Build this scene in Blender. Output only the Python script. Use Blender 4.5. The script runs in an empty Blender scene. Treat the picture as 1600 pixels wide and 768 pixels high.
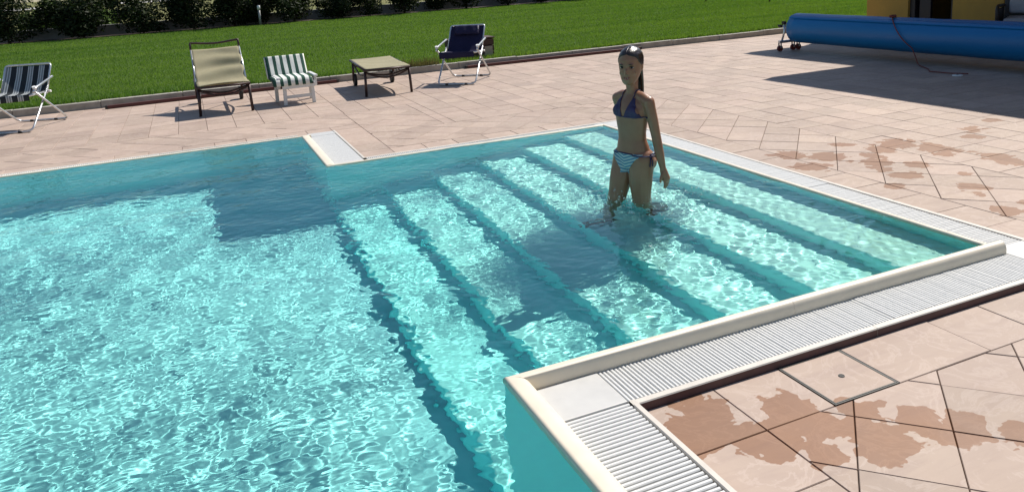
import bpy, bmesh, math, random
import numpy as np
from mathutils import Vector, Matrix, Quaternion, noise as mnoise

random.seed(11)
rng = np.random.default_rng(11)
SC = bpy.context.scene
COL = SC.collection
rad = math.radians

# ------------------------------------------------------------------ camera
cd = bpy.data.cameras.new("camera")
cam = bpy.data.objects.new("camera", cd)
COL.objects.link(cam)
SC.camera = cam
cd.sensor_fit = 'HORIZONTAL'
cd.sensor_width = 36.0
cd.lens = 1191.0 / 1600 * 36
cd.shift_y = -(384 - 185) / 1600.0
cd.clip_start = 0.05
cd.clip_end = 2000
PITCH, ROLL, YAW = 0.1886, -0.060, 0.394
_cy, _sy, _cp, _sp = math.cos(YAW), math.sin(YAW), math.cos(PITCH), math.sin(PITCH)
_f = Vector((_sy * _cp, _cy * _cp, -_sp))
_r = Vector((_cy, -_sy, 0))
_u = _r.cross(_f)
_r2 = _r * math.cos(ROLL) + _u * math.sin(ROLL)
_u2 = -_r * math.sin(ROLL) + _u * math.cos(ROLL)
cam.matrix_world = Matrix(((_r2.x, _u2.x, -_f.x, -0.842),
                           (_r2.y, _u2.y, -_f.y, -2.235),
                           (_r2.z, _u2.z, -_f.z, 1.43), (0, 0, 0, 1)))

# ------------------------------------------------------------------ daylight
SUN_AZ, SUN_EL = rad(25), rad(49)          # azimuth from +X towards +Y
world = bpy.data.worlds.new("World")
SC.world = world
world.use_nodes = True
wn = world.node_tree
bg = wn.nodes['Background']
sky = wn.nodes.new('ShaderNodeTexSky')
sky.sky_type = 'NISHITA'
sky.sun_disc = False
sky.sun_elevation = SUN_EL
sky.sun_rotation = math.pi / 2 - SUN_AZ
sky.altitude = 100
sky.air_density = 1.0
sky.dust_density = 0.5
sky.ozone_density = 1.2
wn.links.new(sky.outputs[0], bg.inputs[0])
bg.inputs[1].default_value = 0.08
sd = bpy.data.lights.new("sun", 'SUN')
sd.energy = 4.8
sd.angle = rad(0.5)
sd.color = (1.0, 0.94, 0.86)
sun = bpy.data.objects.new("sun", sd)
COL.objects.link(sun)
SUN_DIR = Vector((math.cos(SUN_EL) * math.cos(SUN_AZ), math.cos(SUN_EL) * math.sin(SUN_AZ), math.sin(SUN_EL)))
sun.rotation_euler = SUN_DIR.to_track_quat('Z', 'Y').to_euler()
sun.location = SUN_DIR * 40
sd.cycles.is_caustics_light = True
SC.view_settings.view_transform = 'Standard'
SC.view_settings.look = 'None'
SC.view_settings.gamma = 1
SC.view_settings.use_curve_mapping = False
SC.view_settings.exposure = 0.40
SC.cycles.caustics_refractive = True
SC.cycles.caustics_reflective = False
SC.cycles.blur_glossy = 0.5
SC.cycles.max_bounces = 16
SC.cycles.diffuse_bounces = 6
SC.cycles.transmission_bounces = 10
SC.cycles.transparent_max_bounces = 12
SC.cycles.sample_clamp_indirect = 25.0
SC.cycles.use_denoising = True

# ------------------------------------------------------------------ helpers
def srgb(r, g, b):
    f = lambda c: (c / 255 / 12.92) if c / 255 <= 0.04045 else ((c / 255 + 0.055) / 1.055) ** 2.4
    return (f(r), f(g), f(b), 1)

def link(o, parent=None):
    COL.objects.link(o)
    if parent is not None:
        o.parent = parent
    return o

def obj(name, mesh, mats=None, parent=None):
    if isinstance(mesh, bmesh.types.BMesh):
        me = bpy.data.meshes.new(name)
        mesh.to_mesh(me)
        mesh.free()
    else:
        me = mesh
    if mats is not None and not me.materials:
        for m in (mats if isinstance(mats, (list, tuple)) else [mats]):
            me.materials.append(m)
    return link(bpy.data.objects.new(name, me), parent)

def empty(name, loc, rz=0.0):
    o = bpy.data.objects.new(name, None)
    o.empty_display_size = 0.2
    COL.objects.link(o)
    o.location = loc
    o.rotation_euler = (0, 0, rz)
    return o

def tag(o, label=None, cat=None, group=None, kind=None):
    if label: o['label'] = label
    if cat: o['category'] = cat
    if group: o['group'] = group
    if kind: o['kind'] = kind
    return o

def smooth(o, angle=None):
    me = o.data
    me.polygons.foreach_set('use_smooth', [True] * len(me.polygons))
    if angle is not None:
        me.set_sharp_from_angle(angle=rad(angle))
    me.update()
    return o

def np_mesh(name, verts, faces, smooth_=False):
    """verts (n,3) array, faces (m,k) array of equal-size polygons"""
    me = bpy.data.meshes.new(name)
    v = np.asarray(verts, dtype=np.float32)
    f = np.asarray(faces, dtype=np.int32)
    me.vertices.add(len(v)); me.vertices.foreach_set('co', v.ravel())
    me.loops.add(f.size); me.loops.foreach_set('vertex_index', f.ravel())
    me.polygons.add(len(f))
    me.polygons.foreach_set('loop_start', np.arange(0, f.size, f.shape[1], dtype=np.int32))
    me.polygons.foreach_set('loop_total', np.full(len(f), f.shape[1], dtype=np.int32))
    if smooth_:
        me.polygons.foreach_set('use_smooth', np.ones(len(f), dtype=bool))
    me.update(calc_edges=True)
    return me

def add_box(bm, x0, x1, y0, y1, z0, z1, bev=0.0, M=None):
    r = bmesh.ops.create_cube(bm, size=1)
    vs = r['verts']
    for v in vs:
        v.co = Vector(((x0 + x1) / 2 + v.co.x * (x1 - x0), (y0 + y1) / 2 + v.co.y * (y1 - y0), (z0 + z1) / 2 + v.co.z * (z1 - z0)))
    if bev > 0:
        es = list({e for v in vs for e in v.link_edges})
        r2 = bmesh.ops.bevel(bm, geom=es, offset=bev, segments=2, profile=0.5, affect='EDGES')
        vs = list({v for f in r2['faces'] for v in f.verts} | {v for v in vs if v.is_valid})
    if M is not None:
        for v in vs:
            v.co = M @ v.co
    return vs

def box(name, x0, x1, y0, y1, z0, z1, mat, parent=None, bev=0.0, M=None):
    bm = bmesh.new()
    add_box(bm, x0, x1, y0, y1, z0, z1, bev, M)
    return obj(name, bm, mat, parent)

def add_tube(bm, pts, r, seg=10, cap=True, flat=None):
    """tube along pts; r a number or list; flat=(sx, sy) ellipse factors"""
    pts = [Vector(p) for p in pts]
    n = len(pts)
    rr = r if isinstance(r, (list, tuple)) else [r] * n
    rings = []
    up = None
    for i, p in enumerate(pts):
        t = (pts[min(i + 1, n - 1)] - pts[max(i - 1, 0)]).normalized()
        if up is None:
            up = Vector((0, 0, 1)) if abs(t.z) < 0.9 else Vector((1, 0, 0))
        s = t.cross(up).normalized()
        up = s.cross(t).normalized()
        ring = []
        for k in range(seg):
            a = 2 * math.pi * k / seg
            ca, sa = math.cos(a), math.sin(a)
            if flat: ca *= flat[0]; sa *= flat[1]
            ring.append(bm.verts.new(p + (s * ca + up * sa) * rr[i]))
        rings.append(ring)
    for a, b in zip(rings, rings[1:]):
        for k in range(seg):
            f = bm.faces.new((a[k], a[(k + 1) % seg], b[(k + 1) % seg], b[k])); f.smooth = True
    if cap:
        bm.faces.new(rings[0][::-1]); bm.faces.new(rings[-1])
    return rings

def tube(name, pts, r, mat, parent=None, seg=10, flat=None):
    bm = bmesh.new()
    add_tube(bm, pts, r, seg, True, flat)
    bmesh.ops.recalc_face_normals(bm, faces=bm.faces)
    return obj(name, bm, mat, parent)

def arc_pts(pts, r=0.05, n=5):
    """round the inner corners of a polyline"""
    pts = [Vector(p) for p in pts]
    out = [pts[0]]
    for a, b, c in zip(pts, pts[1:], pts[2:]):
        d1 = (a - b); d2 = (c - b)
        q = min(r, d1.length * .49, d2.length * .49)
        p1 = b + d1.normalized() * q; p2 = b + d2.normalized() * q
        for k in range(n + 1):
            t = k / n
            out.append(p1 * (1 - t) ** 2 + b * 2 * t * (1 - t) + p2 * t * t)
    out.append(pts[-1])
    return out

# --- node materials
class NT:
    def __init__(s, name):
        s.m = bpy.data.materials.new(name); s.m.use_nodes = True
        s.t = s.m.node_tree
        s.out = s.t.nodes['Material Output']; s.b = s.t.nodes['Principled BSDF']
    def n(s, typ, **kw):
        nd = s.t.nodes.new(typ)
        for k, v in kw.items(): setattr(nd, k, v)
        return nd
    def set(s, sock, v):
        if hasattr(v, 'is_linked') or isinstance(v, bpy.types.NodeSocket): s.t.links.new(v, sock)
        else: sock.default_value = v
    def math(s, op, a, b=0.5, c=None, clamp=False):
        nd = s.n('ShaderNodeMath', operation=op, use_clamp=clamp)
        s.set(nd.inputs[0], a); s.set(nd.inputs[1], b)
        if c is not None: s.set(nd.inputs[2], c)
        return nd.outputs[0]
    def mix(s, f, a, b, blend='MIX'):
        nd = s.n('ShaderNodeMix', data_type='RGBA', blend_type=blend)
        s.set(nd.inputs[0], f); s.set(nd.inputs[6], a); s.set(nd.inputs[7], b)
        return nd.outputs[2]
    def noise(s, scale, detail=4, rough=0.55, vec=None, dist=0.0, out=0, dim='3D'):
        nd = s.n('ShaderNodeTexNoise', noise_dimensions=dim)
        nd.inputs['Scale'].default_value = scale; nd.inputs['Detail'].default_value = detail
        nd.inputs['Roughness'].default_value = rough; nd.inputs['Distortion'].default_value = dist
        if vec is not None: s.t.links.new(vec, nd.inputs['Vector'])
        return nd.outputs[out]
    def ramp(s, f, stops, interp='LINEAR'):
        nd = s.n('ShaderNodeValToRGB'); cr = nd.color_ramp; cr.interpolation = interp
        while len(cr.elements) < len(stops): cr.elements.new(0.5)
        for e, (p, c) in zip(cr.elements, stops):
            e.position = p; e.color = c if len(c) == 4 else (*c, 1)
        s.set(nd.inputs[0], f); return nd.outputs[0]
    def maprange(s, v, a, b, c=0.0, d=1.0, sm=False):
        nd = s.n('ShaderNodeMapRange'); nd.interpolation_type = 'SMOOTHSTEP' if sm else 'LINEAR'
        s.set(nd.inputs[0], v)
        for i, q in zip((1, 2, 3, 4), (a, b, c, d)): nd.inputs[i].default_value = q
        return nd.outputs[0]
    def pos(s): return s.n('ShaderNodeNewGeometry').outputs['Position']
    def objc(s): return s.n('ShaderNodeTexCoord').outputs['Object']
    def rnd(s): return s.n('ShaderNodeObjectInfo').outputs['Random']
    def scalev(s, v, sc):
        nd = s.n('ShaderNodeVectorMath', operation='MULTIPLY'); s.t.links.new(v, nd.inputs[0]); nd.inputs[1].default_value = sc
        return nd.outputs[0]
    def bump(s, h, strength=0.3, dist=0.01):
        nd = s.n('ShaderNodeBump'); nd.inputs['Strength'].default_value = strength; nd.inputs['Distance'].default_value = dist
        s.t.links.new(h, nd.inputs['Height']); s.t.links.new(nd.outputs[0], s.b.inputs['Normal'])
    def fin(s, color=None, rough=None, metal=None, spec=None):
        if color is not None: s.set(s.b.inputs['Base Color'], color)
        if rough is not None: s.set(s.b.inputs['Roughness'], rough)
        if metal is not None: s.set(s.b.inputs['Metallic'], metal)
        if spec is not None: s.set(s.b.inputs['Specular IOR Level'], spec)
        return s.m

def simple(name, col, rough=0.5, metal=0.0, var=0.12, scale=20, bump=0.0, spec=None, stretch=None):
    t = NT(name)
    vec = t.objc()
    if stretch: vec = t.scalev(vec, stretch)
    nz = t.noise(scale, 5, 0.6, vec)
    c = t.mix(t.maprange(nz, 0.3, 0.7), tuple(x * (1 - var) for x in col[:3]) + (1,), tuple(min(1, x * (1 + var)) for x in col[:3]) + (1,))
    r = t.maprange(nz, 0.2, 0.8, max(0.02, rough - 0.08), min(1, rough + 0.08))
    if bump: t.bump(nz, bump, 0.004)
    return t.fin(c, r, metal, spec)

# ------------------------------------------------------------------ key sizes (metres); origin = near corner of the shallow end
BX, BY = 2.4, 3.5            # shallow bay along X and Y
FAR = 4.82                   # far edge of the main pool
MX0, MY0 = -7.5, -1.75       # left and near edges of the main pool
ZW = 0.07                    # water level
GZ = 0.030                   # top of the overflow grates
STEP_D, TREAD = 0.15, 0.4
ZF = ZW - 1.05
# ------------------------------------------------------------------ pool basin (floor, walls, stairs)
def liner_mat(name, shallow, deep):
    """fabric-backed pool liner; object colour R sets how far it is towards the deep tint, painting in light the water absorbs"""
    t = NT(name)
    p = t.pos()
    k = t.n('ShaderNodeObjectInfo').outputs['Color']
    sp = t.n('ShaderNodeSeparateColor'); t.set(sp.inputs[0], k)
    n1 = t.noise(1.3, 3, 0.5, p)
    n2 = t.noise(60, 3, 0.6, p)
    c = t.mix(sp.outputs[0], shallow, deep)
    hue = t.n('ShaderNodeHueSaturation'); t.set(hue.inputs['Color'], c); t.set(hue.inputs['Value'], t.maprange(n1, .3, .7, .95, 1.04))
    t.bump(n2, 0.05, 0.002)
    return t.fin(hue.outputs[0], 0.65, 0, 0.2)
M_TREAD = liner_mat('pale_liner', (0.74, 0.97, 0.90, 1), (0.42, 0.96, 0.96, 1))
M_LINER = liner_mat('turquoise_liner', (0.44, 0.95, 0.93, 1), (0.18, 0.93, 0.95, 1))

pool = tag(empty('swimming_pool', (0, 0, 0)), 'turquoise deck-level swimming pool with wide underwater stairs in its shallow bay', 'swimming pool', kind='structure')

def quad_bm(quads):
    bm = bmesh.new()
    for q in quads:
        bm.faces.new([bm.verts.new(c) for c in q])
    bmesh.ops.remove_doubles(bm, verts=bm.verts, dist=1e-5)
    return bm

zt = ZW - 0.016
def wall(a, b, z0=ZF, z1=zt):
    return [(a[0], a[1], z0), (b[0], b[1], z0), (b[0], b[1], z1), (a[0], a[1], z1)]
ol = [(0, 0), (BX, 0), (BX, BY), (0, BY), (0, FAR), (MX0, FAR), (MX0, MY0), (0, MY0)]
q = [wall(ol[i], ol[(i + 1) % len(ol)]) for i in range(len(ol)) ]
o = obj('basin_wall', quad_bm(q), M_LINER, pool); o.color = (.25, 0, 0, 1)
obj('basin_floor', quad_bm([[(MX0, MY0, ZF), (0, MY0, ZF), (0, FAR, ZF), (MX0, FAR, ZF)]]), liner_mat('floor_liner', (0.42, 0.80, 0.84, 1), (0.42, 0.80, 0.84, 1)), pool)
# six treads, each a block with a rounded nosing
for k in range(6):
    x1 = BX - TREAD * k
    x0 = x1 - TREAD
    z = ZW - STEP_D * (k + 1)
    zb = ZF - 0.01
    bm = bmesh.new()
    prof = [(x1 - 0.0005, z)]
    r = 0.022
    for j in range(6):
        a = math.pi / 2 + math.pi / 2 * j / 5
        prof.append((x0 + r + math.cos(a) * r, z - r + math.sin(a) * r))
    prof += [(x0, zb)]
    va = [bm.verts.new((x, 0.001, zz)) for x, zz in prof]
    vb = [bm.verts.new((x, BY - 0.001, zz)) for x, zz in prof]
    for i in range(len(prof) - 1):
        bm.faces.new((va[i], va[i + 1], vb[i + 1], vb[i])).smooth = True
    for f in bm.faces: f.material_index = 0 if f.calc_center_median().z > z - .006 else 1  # pale tops, turquoise risers: the risers' shade is put into the colour
    o = obj('stair_tread', bm, [M_TREAD, M_LINER], pool); o.color = (k / 5.5, 0, 0, 1)  # tint deepens per tread, painted for light lost in the water
    o.data.set_sharp_from_angle(angle=rad(50))

# ------------------------------------------------------------------ water: one closed body, wave relief on its top
GIRL = (1.46, 1.52)
def waves(X, Y):
    r = np.random.default_rng(5)
    bay = 1 / (1 + np.exp(-(X - 1.25) / 0.28))
    def band(n, l0, l1, slope, spread):
        H = np.zeros_like(X)
        for i in range(n):
            lam = l0 * (l1 / l0) ** r.random()
            th = r.normal(rad(205), rad(spread)); ph = r.random() * 2 * math.pi
            k = 2 * math.pi / lam
            kx, ky = k * math.cos(th), k * math.sin(th)
            # slow drift of phase keeps crests short and uneven
            dr = 1.1 * np.sin(X * kx * 0.11 - Y * ky * 0.13 + ph * 2.7) + 0.9 * np.sin(Y * kx * 0.17 + X * ky * 0.09 + ph * 1.3)
            H += slope * math.sqrt(2 / n) / k * np.sin(X * kx + Y * ky + ph + dr)
        return H
    H = band(34, .047, .085, 1, 75) * (S_SHORT[0] * (1 - bay) + S_SHORT[1] * bay)
    H += band(28, .085, .19, 1, 65) * (S_MID[0] * (1 - bay) + S_MID[1] * bay)
    H += band(16, .24, .70, 1, 50) * (S_LONG[0] * (1 - bay) + S_LONG[1] * bay)
    # patches of rougher and calmer water
    g = 1.0 + 0.30 * np.sin(X * 1.3 + 0.6 * np.sin(Y * 1.1) + 1.0) * np.sin(Y * 1.7 + 0.5 + np.sin(X * 0.9))
    dg = np.hypot(X - GIRL[0], Y - GIRL[1])
    # smooth slick drifting off from the bather
    sl = np.exp(-(((X - 0.75) * .8 + (Y - 1.25) * .6) / .75) ** 2 - (((X - .75) * -.6 + (Y - 1.25) * .8) / .22) ** 2)
    H = H * g * (1 - .75 * sl)
    th = np.arctan2(Y - GIRL[1], X - GIRL[0])
    dist = dg + .02 * np.sin(3 * th + 1) + .012 * np.sin(7 * th)
    H += 0.0007 * np.exp(-(dg / 0.5) ** 2) * np.sin(2 * math.pi * dist / 0.085)
    rough = np.exp(-(((X - 1.5) / .42) ** 2 + ((Y - 1.62) / .30) ** 2))
    H += .5 * rough * (.0035 * np.sin(X * 71 + 2 * np.sin(Y * 23)) * np.sin(Y * 83 + 1.5 * np.sin(X * 31)) + .003 * np.sin(X * 117 + Y * 61) * np.sin(Y * 129 - X * 47))
    return H
# surface slopes (deep pool, shallow bay) per band of wave lengths
S_SHORT, S_MID, S_LONG = (.0140, .040), (.0125, .026), (.028, .016)

def build_water():
    st = 0.0075
    e = 0.012                                   # the body runs this far into the walls
    xs = np.arange(-3.2, BX + e + 1e-6, st); xs = np.concatenate([np.arange(MX0 - e, -3.2, 0.05), xs]); xs[-1] = BX + e
    ys = np.arange(MY0 - e, FAR + e, st); ys[-1] = FAR + e
    # snap lines to the bay outline
    for v in (-e * 0 + e,): xs[np.argmin(abs(xs - v))] = e
    ys[np.argmin(abs(ys + e))] = -e; ys[np.argmin(abs(ys - BY - e))] = BY + e
    X, Y = np.meshgrid(xs, ys)
    Z = ZW + waves(X, Y)
    nx, ny = len(xs), len(ys)
    idx = np.arange(nx * ny).reshape(ny, nx)
    cx = (X[:-1, :-1] + X[1:, 1:]) / 2; cyv = (Y[:-1, :-1] + Y[1:, 1:]) / 2
    keep = (cx < e) | ((cyv > -e) & (cyv < BY + e))
    f = np.stack([idx[:-1, :-1], idx[:-1, 1:], idx[1:, 1:], idx[1:, :-1]], -1)[keep]
    # drop unused vertices
    used = np.zeros(nx * ny, bool); used[f.ravel()] = True
    remap = np.cumsum(used) - 1
    V = np.stack([X.ravel(), Y.ravel(), Z.ravel()], -1)[used]
    f = remap[f]
    # boundary edges -> skirt down, then a flat bottom
    e2 = np.concatenate([f[:, [0, 1]], f[:, [1, 2]], f[:, [2, 3]], f[:, [3, 0]]])
    key = np.sort(e2, 1); kk = key[:, 0].astype(np.int64) * len(V) + key[:, 1]
    u, inv, cnt = np.unique(kk, return_inverse=True, return_counts=True)
    bd = e2[cnt[inv] == 1]
    n0 = len(V)
    bv = np.unique(bd); low = V[bv].copy(); low[:, 2] = ZF - 0.06
    mp = np.full(n0, -1); mp[bv] = np.arange(len(bv)) + n0
    skirt = np.stack([bd[:, 1], bd[:, 0], mp[bd[:, 0]], mp[bd[:, 1]]], -1)
    zb = ZF - 0.06
    V = np.concatenate([V, low])
    nb = len(V)
    quad = [(MX0 - e, MY0 - e), (e, MY0 - e), (e, FAR + e), (MX0 - e, FAR + e), (e, -e), (BX + e, -e), (BX + e, BY + e), (e, BY + e)]
    V = np.concatenate([V, np.array([(x, y, zb) for x, y in quad])])
    bot = np.array([[nb + 3, nb + 2, nb + 1, nb], [nb + 7, nb + 6, nb + 5, nb + 4]])
    me = np_mesh('pool_water', V, np.concatenate([f, skirt, bot]), False)
    sm = np.zeros(len(f) + len(skirt) + 2, bool); sm[:len(f)] = True
    me.polygons.foreach_set('use_smooth', sm)
    return me

def water_mat():
    t = NT('pool_water')
    g = t.n('ShaderNodeBsdfGlass'); g.inputs['IOR'].default_value = 1.333; g.inputs['Roughness'].default_value = 0.0
    g.inputs['Color'].default_value = (0.81, 1.0, 0.96, 1)
    t.t.links.new(g.outputs[0], t.out.inputs['Surface'])
    p = t.pos()
    wp = t.n('ShaderNodeVectorMath', operation='ADD'); t.set(wp.inputs[0], t.scalev(p, (1, 1.25, 1))); t.set(wp.inputs[1], t.scalev(t.noise(3.0, 2, .5, p, out=1), (.12, .12, 0)))
    h = t.math('ADD', t.noise(13.5, 1, .35, wp.outputs[0]), t.math('MULTIPLY', t.noise(27, 0, .4, wp.outputs[0]), .22))
    b = t.n('ShaderNodeBump'); b.inputs['Strength'].default_value = BUMP; b.inputs['Distance'].default_value = .02
    t.set(b.inputs['Height'], h); t.t.links.new(b.outputs[0], g.inputs['Normal'])
    t.t.nodes.remove(t.b)
    return t.m
BUMP = 0.23
water = obj('water', build_water(), water_mat())
tag(water, 'clear turquoise pool water rippling over the stairs and the deep floor', kind='structure')
water.cycles.is_caustics_caster = True
for o in pool.children:
    o.cycles.is_caustics_receiver = True
# ------------------------------------------------------------------ coping stones round the water
M_COPE = simple('cream_stone', (0.66, 0.59, 0.47), 0.42, 0, 0.05, 9, 0.08)
M_PLAST = simple('white_grate_plastic', (0.62, 0.62, 0.60), 0.38, 0, 0.04, 60, 0.1)
M_PLATE = simple('white_cover_plate', (0.50, 0.495, 0.475), 0.45, 0, 0.05, 14, 0.06)
M_FRAME = simple('pale_frame', (0.55, 0.51, 0.45), 0.5, 0, 0.07, 14, 0.1)
M_FACE = simple('red_brown_shaded_edging', (0.105, 0.052, 0.046), 0.7, 0, 0.2, 20, 0.2)  # brownish outer face, darkened so its shade is in the colour
M_CHAN = simple('channel_concrete', (0.55, 0.54, 0.51), 0.8, 0, 0.2, 12, 0.2)

def cope_prof(h, w):
    # (outward distance, height): a bullnose that starts under the water and ends at the grate
    p = [(0.012, ZW - 0.028), (-0.002, ZW - 0.026), (-0.002, h - 0.012)]
    for k in range(1, 6):                               # tight nose over the water
        a = math.pi * (1 - .5 * k / 6)
        p.append((0.010 + 0.012 * math.cos(a), h - 0.012 + 0.012 * math.sin(a)))
    for k in range(0, 11):                              # long fall towards the grate
        a = math.pi / 2 * (1 - k / 11)
        p.append((0.012 + (w - .0135) * math.cos(a) ** .62, h - 0.05 + 0.05 * math.sin(a) ** .8))
    p += [(w - .0015, h - 0.052), (w - .0015, -0.01)]
    return p

def coping_run(a, b, out, h, w, n, mitre_a=0.0, mitre_b=0.0):
    """stones from a to b; out = outward unit vector; mitre = how far the run end shifts per metre outward"""
    a = Vector((*a, 0)); b = Vector((*b, 0)); o3 = Vector((*out, 0))
    d = (b - a).normalized(); L = (b - a).length
    cut = [0.0] + [L * (i + random.uniform(-.06, .06)) / n for i in range(1, n)] + [L]
    for i in range(n):
        bm = bmesh.new()
        s0 = cut[i] + (0.0005 if i else 0); s1 = cut[i + 1] - (0.0005 if i < n - 1 else 0)
        prof = cope_prof(h + random.uniform(-.0006, .0006), w)
        m0 = mitre_a if i == 0 else 0; m1 = mitre_b if i == n - 1 else 0
        ring = []
        for s, m in ((s0, m0), (s1, m1)):
            ring.append([bm.verts.new(a + d * (s + m * q) + o3 * q + Vector((0, 0, z))) for q, z in prof])
        for k in range(len(prof) - 1):
            bm.faces.new((ring[0][k], ring[1][k], ring[1][k + 1], ring[0][k + 1])).smooth = True
        bm.faces.new(ring[0][::-1]); bm.faces.new(ring[1])
        bmesh.ops.recalc_face_normals(bm, faces=bm.faces)
        ob = obj('coping_stone', bm, M_COPE, pool)
        ob.data.set_sharp_from_angle(angle=rad(55))

# overflow edge per side: coping width, grate end, frame end
SA, SB, SR, SK, SM = (.046, .258, .287), (.084, .334, .357), (.045, .300, .330), (.045, .272, .300), (.045, .290, .320)
HL, HS = 0.083, 0.077
coping_run((0, 0), (BX + 0.085, 0), (0, -1), HL, SA[0], 2, mitre_a=SB[0] / SA[0])
coping_run((0, 0), (0, MY0), (1, 0), HL, SB[0], 2, mitre_a=SA[0] / SB[0])
coping_run((BX, 0.001), (BX, BY), (1, 0), HS, SR[0], 3, mitre_b=1)
coping_run((BX, BY), (0, BY), (0, 1), HS, SK[0], 2, mitre_a=-1, mitre_b=-SB[0] / SK[0])
coping_run((0, BY), (0, FAR), (1, 0), HL - .002, SB[0], 1, mitre_a=SK[0] / SB[0], mitre_b=0)
coping_run((SB[0] + .002, FAR), (MX0, FAR), (0, 1), HS, SM[0], 6)
coping_run((MX0, FAR), (MX0, MY0), (-1, 0), HS, .05, 5, mitre_a=-1, mitre_b=1)
coping_run((MX0, MY0), (0, MY0), (0, -1), HS, .05, 6, mitre_a=-1, mitre_b=1)

# ------------------------------------------------------------------ overflow grates: slats across a drained channel
def slat_mesh(w, length, h=0.013):
    bm = bmesh.new()
    c = w * 0.22
    prof = [(-w / 2, -h), (-w / 2, -c), (-w / 2 + c, 0), (w / 2 - c, 0), (w / 2, -c), (w / 2, -h)]
    A = [bm.verts.new((x, 0, z)) for x, z in prof]
    B = [bm.verts.new((x, length, z)) for x, z in prof]
    for i in range(5): bm.faces.new((A[i], B[i], B[i + 1], A[i + 1]))
    bm.faces.new(A); bm.faces.new(B[::-1])
    bm.verts.index_update()
    return bm

def grate(label, org, along, across, length, side, pitch=0.0158, slat=0.0120, sect=1.2):
    """org: corner at the coping; along/across unit vectors"""
    LIP, GIN, GOUT = side
    al = Vector((*along, 0)); ac = Vector((*across, 0)); o = Vector((*org, 0))
    root = tag(empty('overflow_grate', o), label, 'grate', 'overflow grates round the pool')
    n = int(length / pitch)
    w = GIN - LIP - 0.006
    base = slat_mesh(slat, w)
    bv = [v.co.copy() for v in base.verts]; bf = [[v.index for v in f.verts] for f in base.faces]
    base.free()
    bm = bmesh.new()
    for i in range(n):
        s = (i + 0.5) * pitch
        dz = random.uniform(-.0008, .0008)
        sec = int(s / sect)
        gap = 0.0012 * ((sec * 7) % 3 - 1)
        lift = .0012 * ((sec * 5) % 3 - 1)
        vs = [bm.verts.new(al * (s + v.x + (.0025 if s - sec * sect < pitch and sec else 0)) + ac * (LIP + 0.003 + v.y + gap) + Vector((0, 0, GZ + v.z + dz + lift))) for v in bv]
        for f in bf: bm.faces.new([vs[k] for k in f])
    bmesh.ops.recalc_face_normals(bm, faces=bm.faces)
    tag(obj('slat', bm, M_PLAST, root), kind='stuff')
    bm = bmesh.new()                                   # channel under the slats
    cs = [(LIP, GZ - .021), (LIP, GZ - .036), (GIN, GZ - .036), (GIN, GZ - .021)]
    A = [bm.verts.new(al * -0.002 + ac * q + Vector((0, 0, z))) for q, z in cs]
    B = [bm.verts.new(al * (length + .002) + ac * q + Vector((0, 0, z))) for q, z in cs]
    for i in range(3): bm.faces.new((A[i], B[i], B[i + 1], A[i + 1]))
    obj('channel', bm, M_CHAN, root)
    nf = max(1, round(length / 1.15))                  # outer frame in pieces
    for i in range(nf):
        s0, s1 = length * i / nf + (.001 if i else 0), length * (i + 1) / nf - .001
        bm = bmesh.new()
        top = GZ + 0.003 + random.uniform(-.0006, .0006)
        pr = [(GIN, -0.02), (GIN, top - .003), (GIN + .003, top), (GOUT - .003, top), (GOUT, top - .004), (GOUT, -0.03)]
        A = [bm.verts.new(al * s0 + ac * q + Vector((0, 0, z))) for q, z in pr]
        B = [bm.verts.new(al * s1 + ac * q + Vector((0, 0, z))) for q, z in pr]
        for k in range(5): bm.faces.new((A[k], B[k], B[k + 1], A[k + 1]))
        bm.faces.new(A); bm.faces.new(B[::-1])
        bmesh.ops.recalc_face_normals(bm, faces=bm.faces)
        bm.faces.ensure_lookup_table()
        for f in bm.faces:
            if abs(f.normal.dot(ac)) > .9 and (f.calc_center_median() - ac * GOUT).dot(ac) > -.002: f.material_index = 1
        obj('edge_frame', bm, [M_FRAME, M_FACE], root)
    return root

EX = BX + .085                                          # right end of the near coping and its grate
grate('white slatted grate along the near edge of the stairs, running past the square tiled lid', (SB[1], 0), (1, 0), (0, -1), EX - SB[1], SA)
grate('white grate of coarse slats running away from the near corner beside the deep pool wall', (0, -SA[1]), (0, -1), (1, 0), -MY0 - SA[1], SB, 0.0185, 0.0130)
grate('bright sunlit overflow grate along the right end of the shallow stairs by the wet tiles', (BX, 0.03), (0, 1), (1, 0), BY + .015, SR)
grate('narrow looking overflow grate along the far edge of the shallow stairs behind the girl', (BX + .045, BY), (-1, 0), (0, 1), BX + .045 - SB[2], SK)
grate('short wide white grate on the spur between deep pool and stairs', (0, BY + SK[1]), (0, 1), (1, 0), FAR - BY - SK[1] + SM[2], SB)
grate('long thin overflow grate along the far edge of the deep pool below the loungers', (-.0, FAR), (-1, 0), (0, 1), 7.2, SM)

def plate(label, x0, x1, y0, y1, z=GZ + .001):
    bm = bmesh.new(); add_box(bm, x0, x1, y0, y1, z - .03, z, .004)
    tag(obj('corner_plate', bm, M_PLATE), label, 'cover plate', 'corner plates of the overflow channel')
plate('smooth white corner plate where two grates meet at the near pool corner', SB[0] + .002, SB[1] - .002, -SA[1] + .002, -SA[0] - .002)
plate('plain white plate at the right end of the near coping beside the wet tiles', EX + .002, BX + SR[1], -SA[1], 0.028)
plate('small white plate in the far right corner of the stairs bay', BX + SR[0] + .002, BX + SR[1] - .002, BY + .047, BY + SK[1] - .002)
plate('smooth white plate on the tip of the spur facing the stairs', SB[0] + .002, SB[1] - .002, BY + SK[0] + .002, BY + SK[1] - .002)
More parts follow.
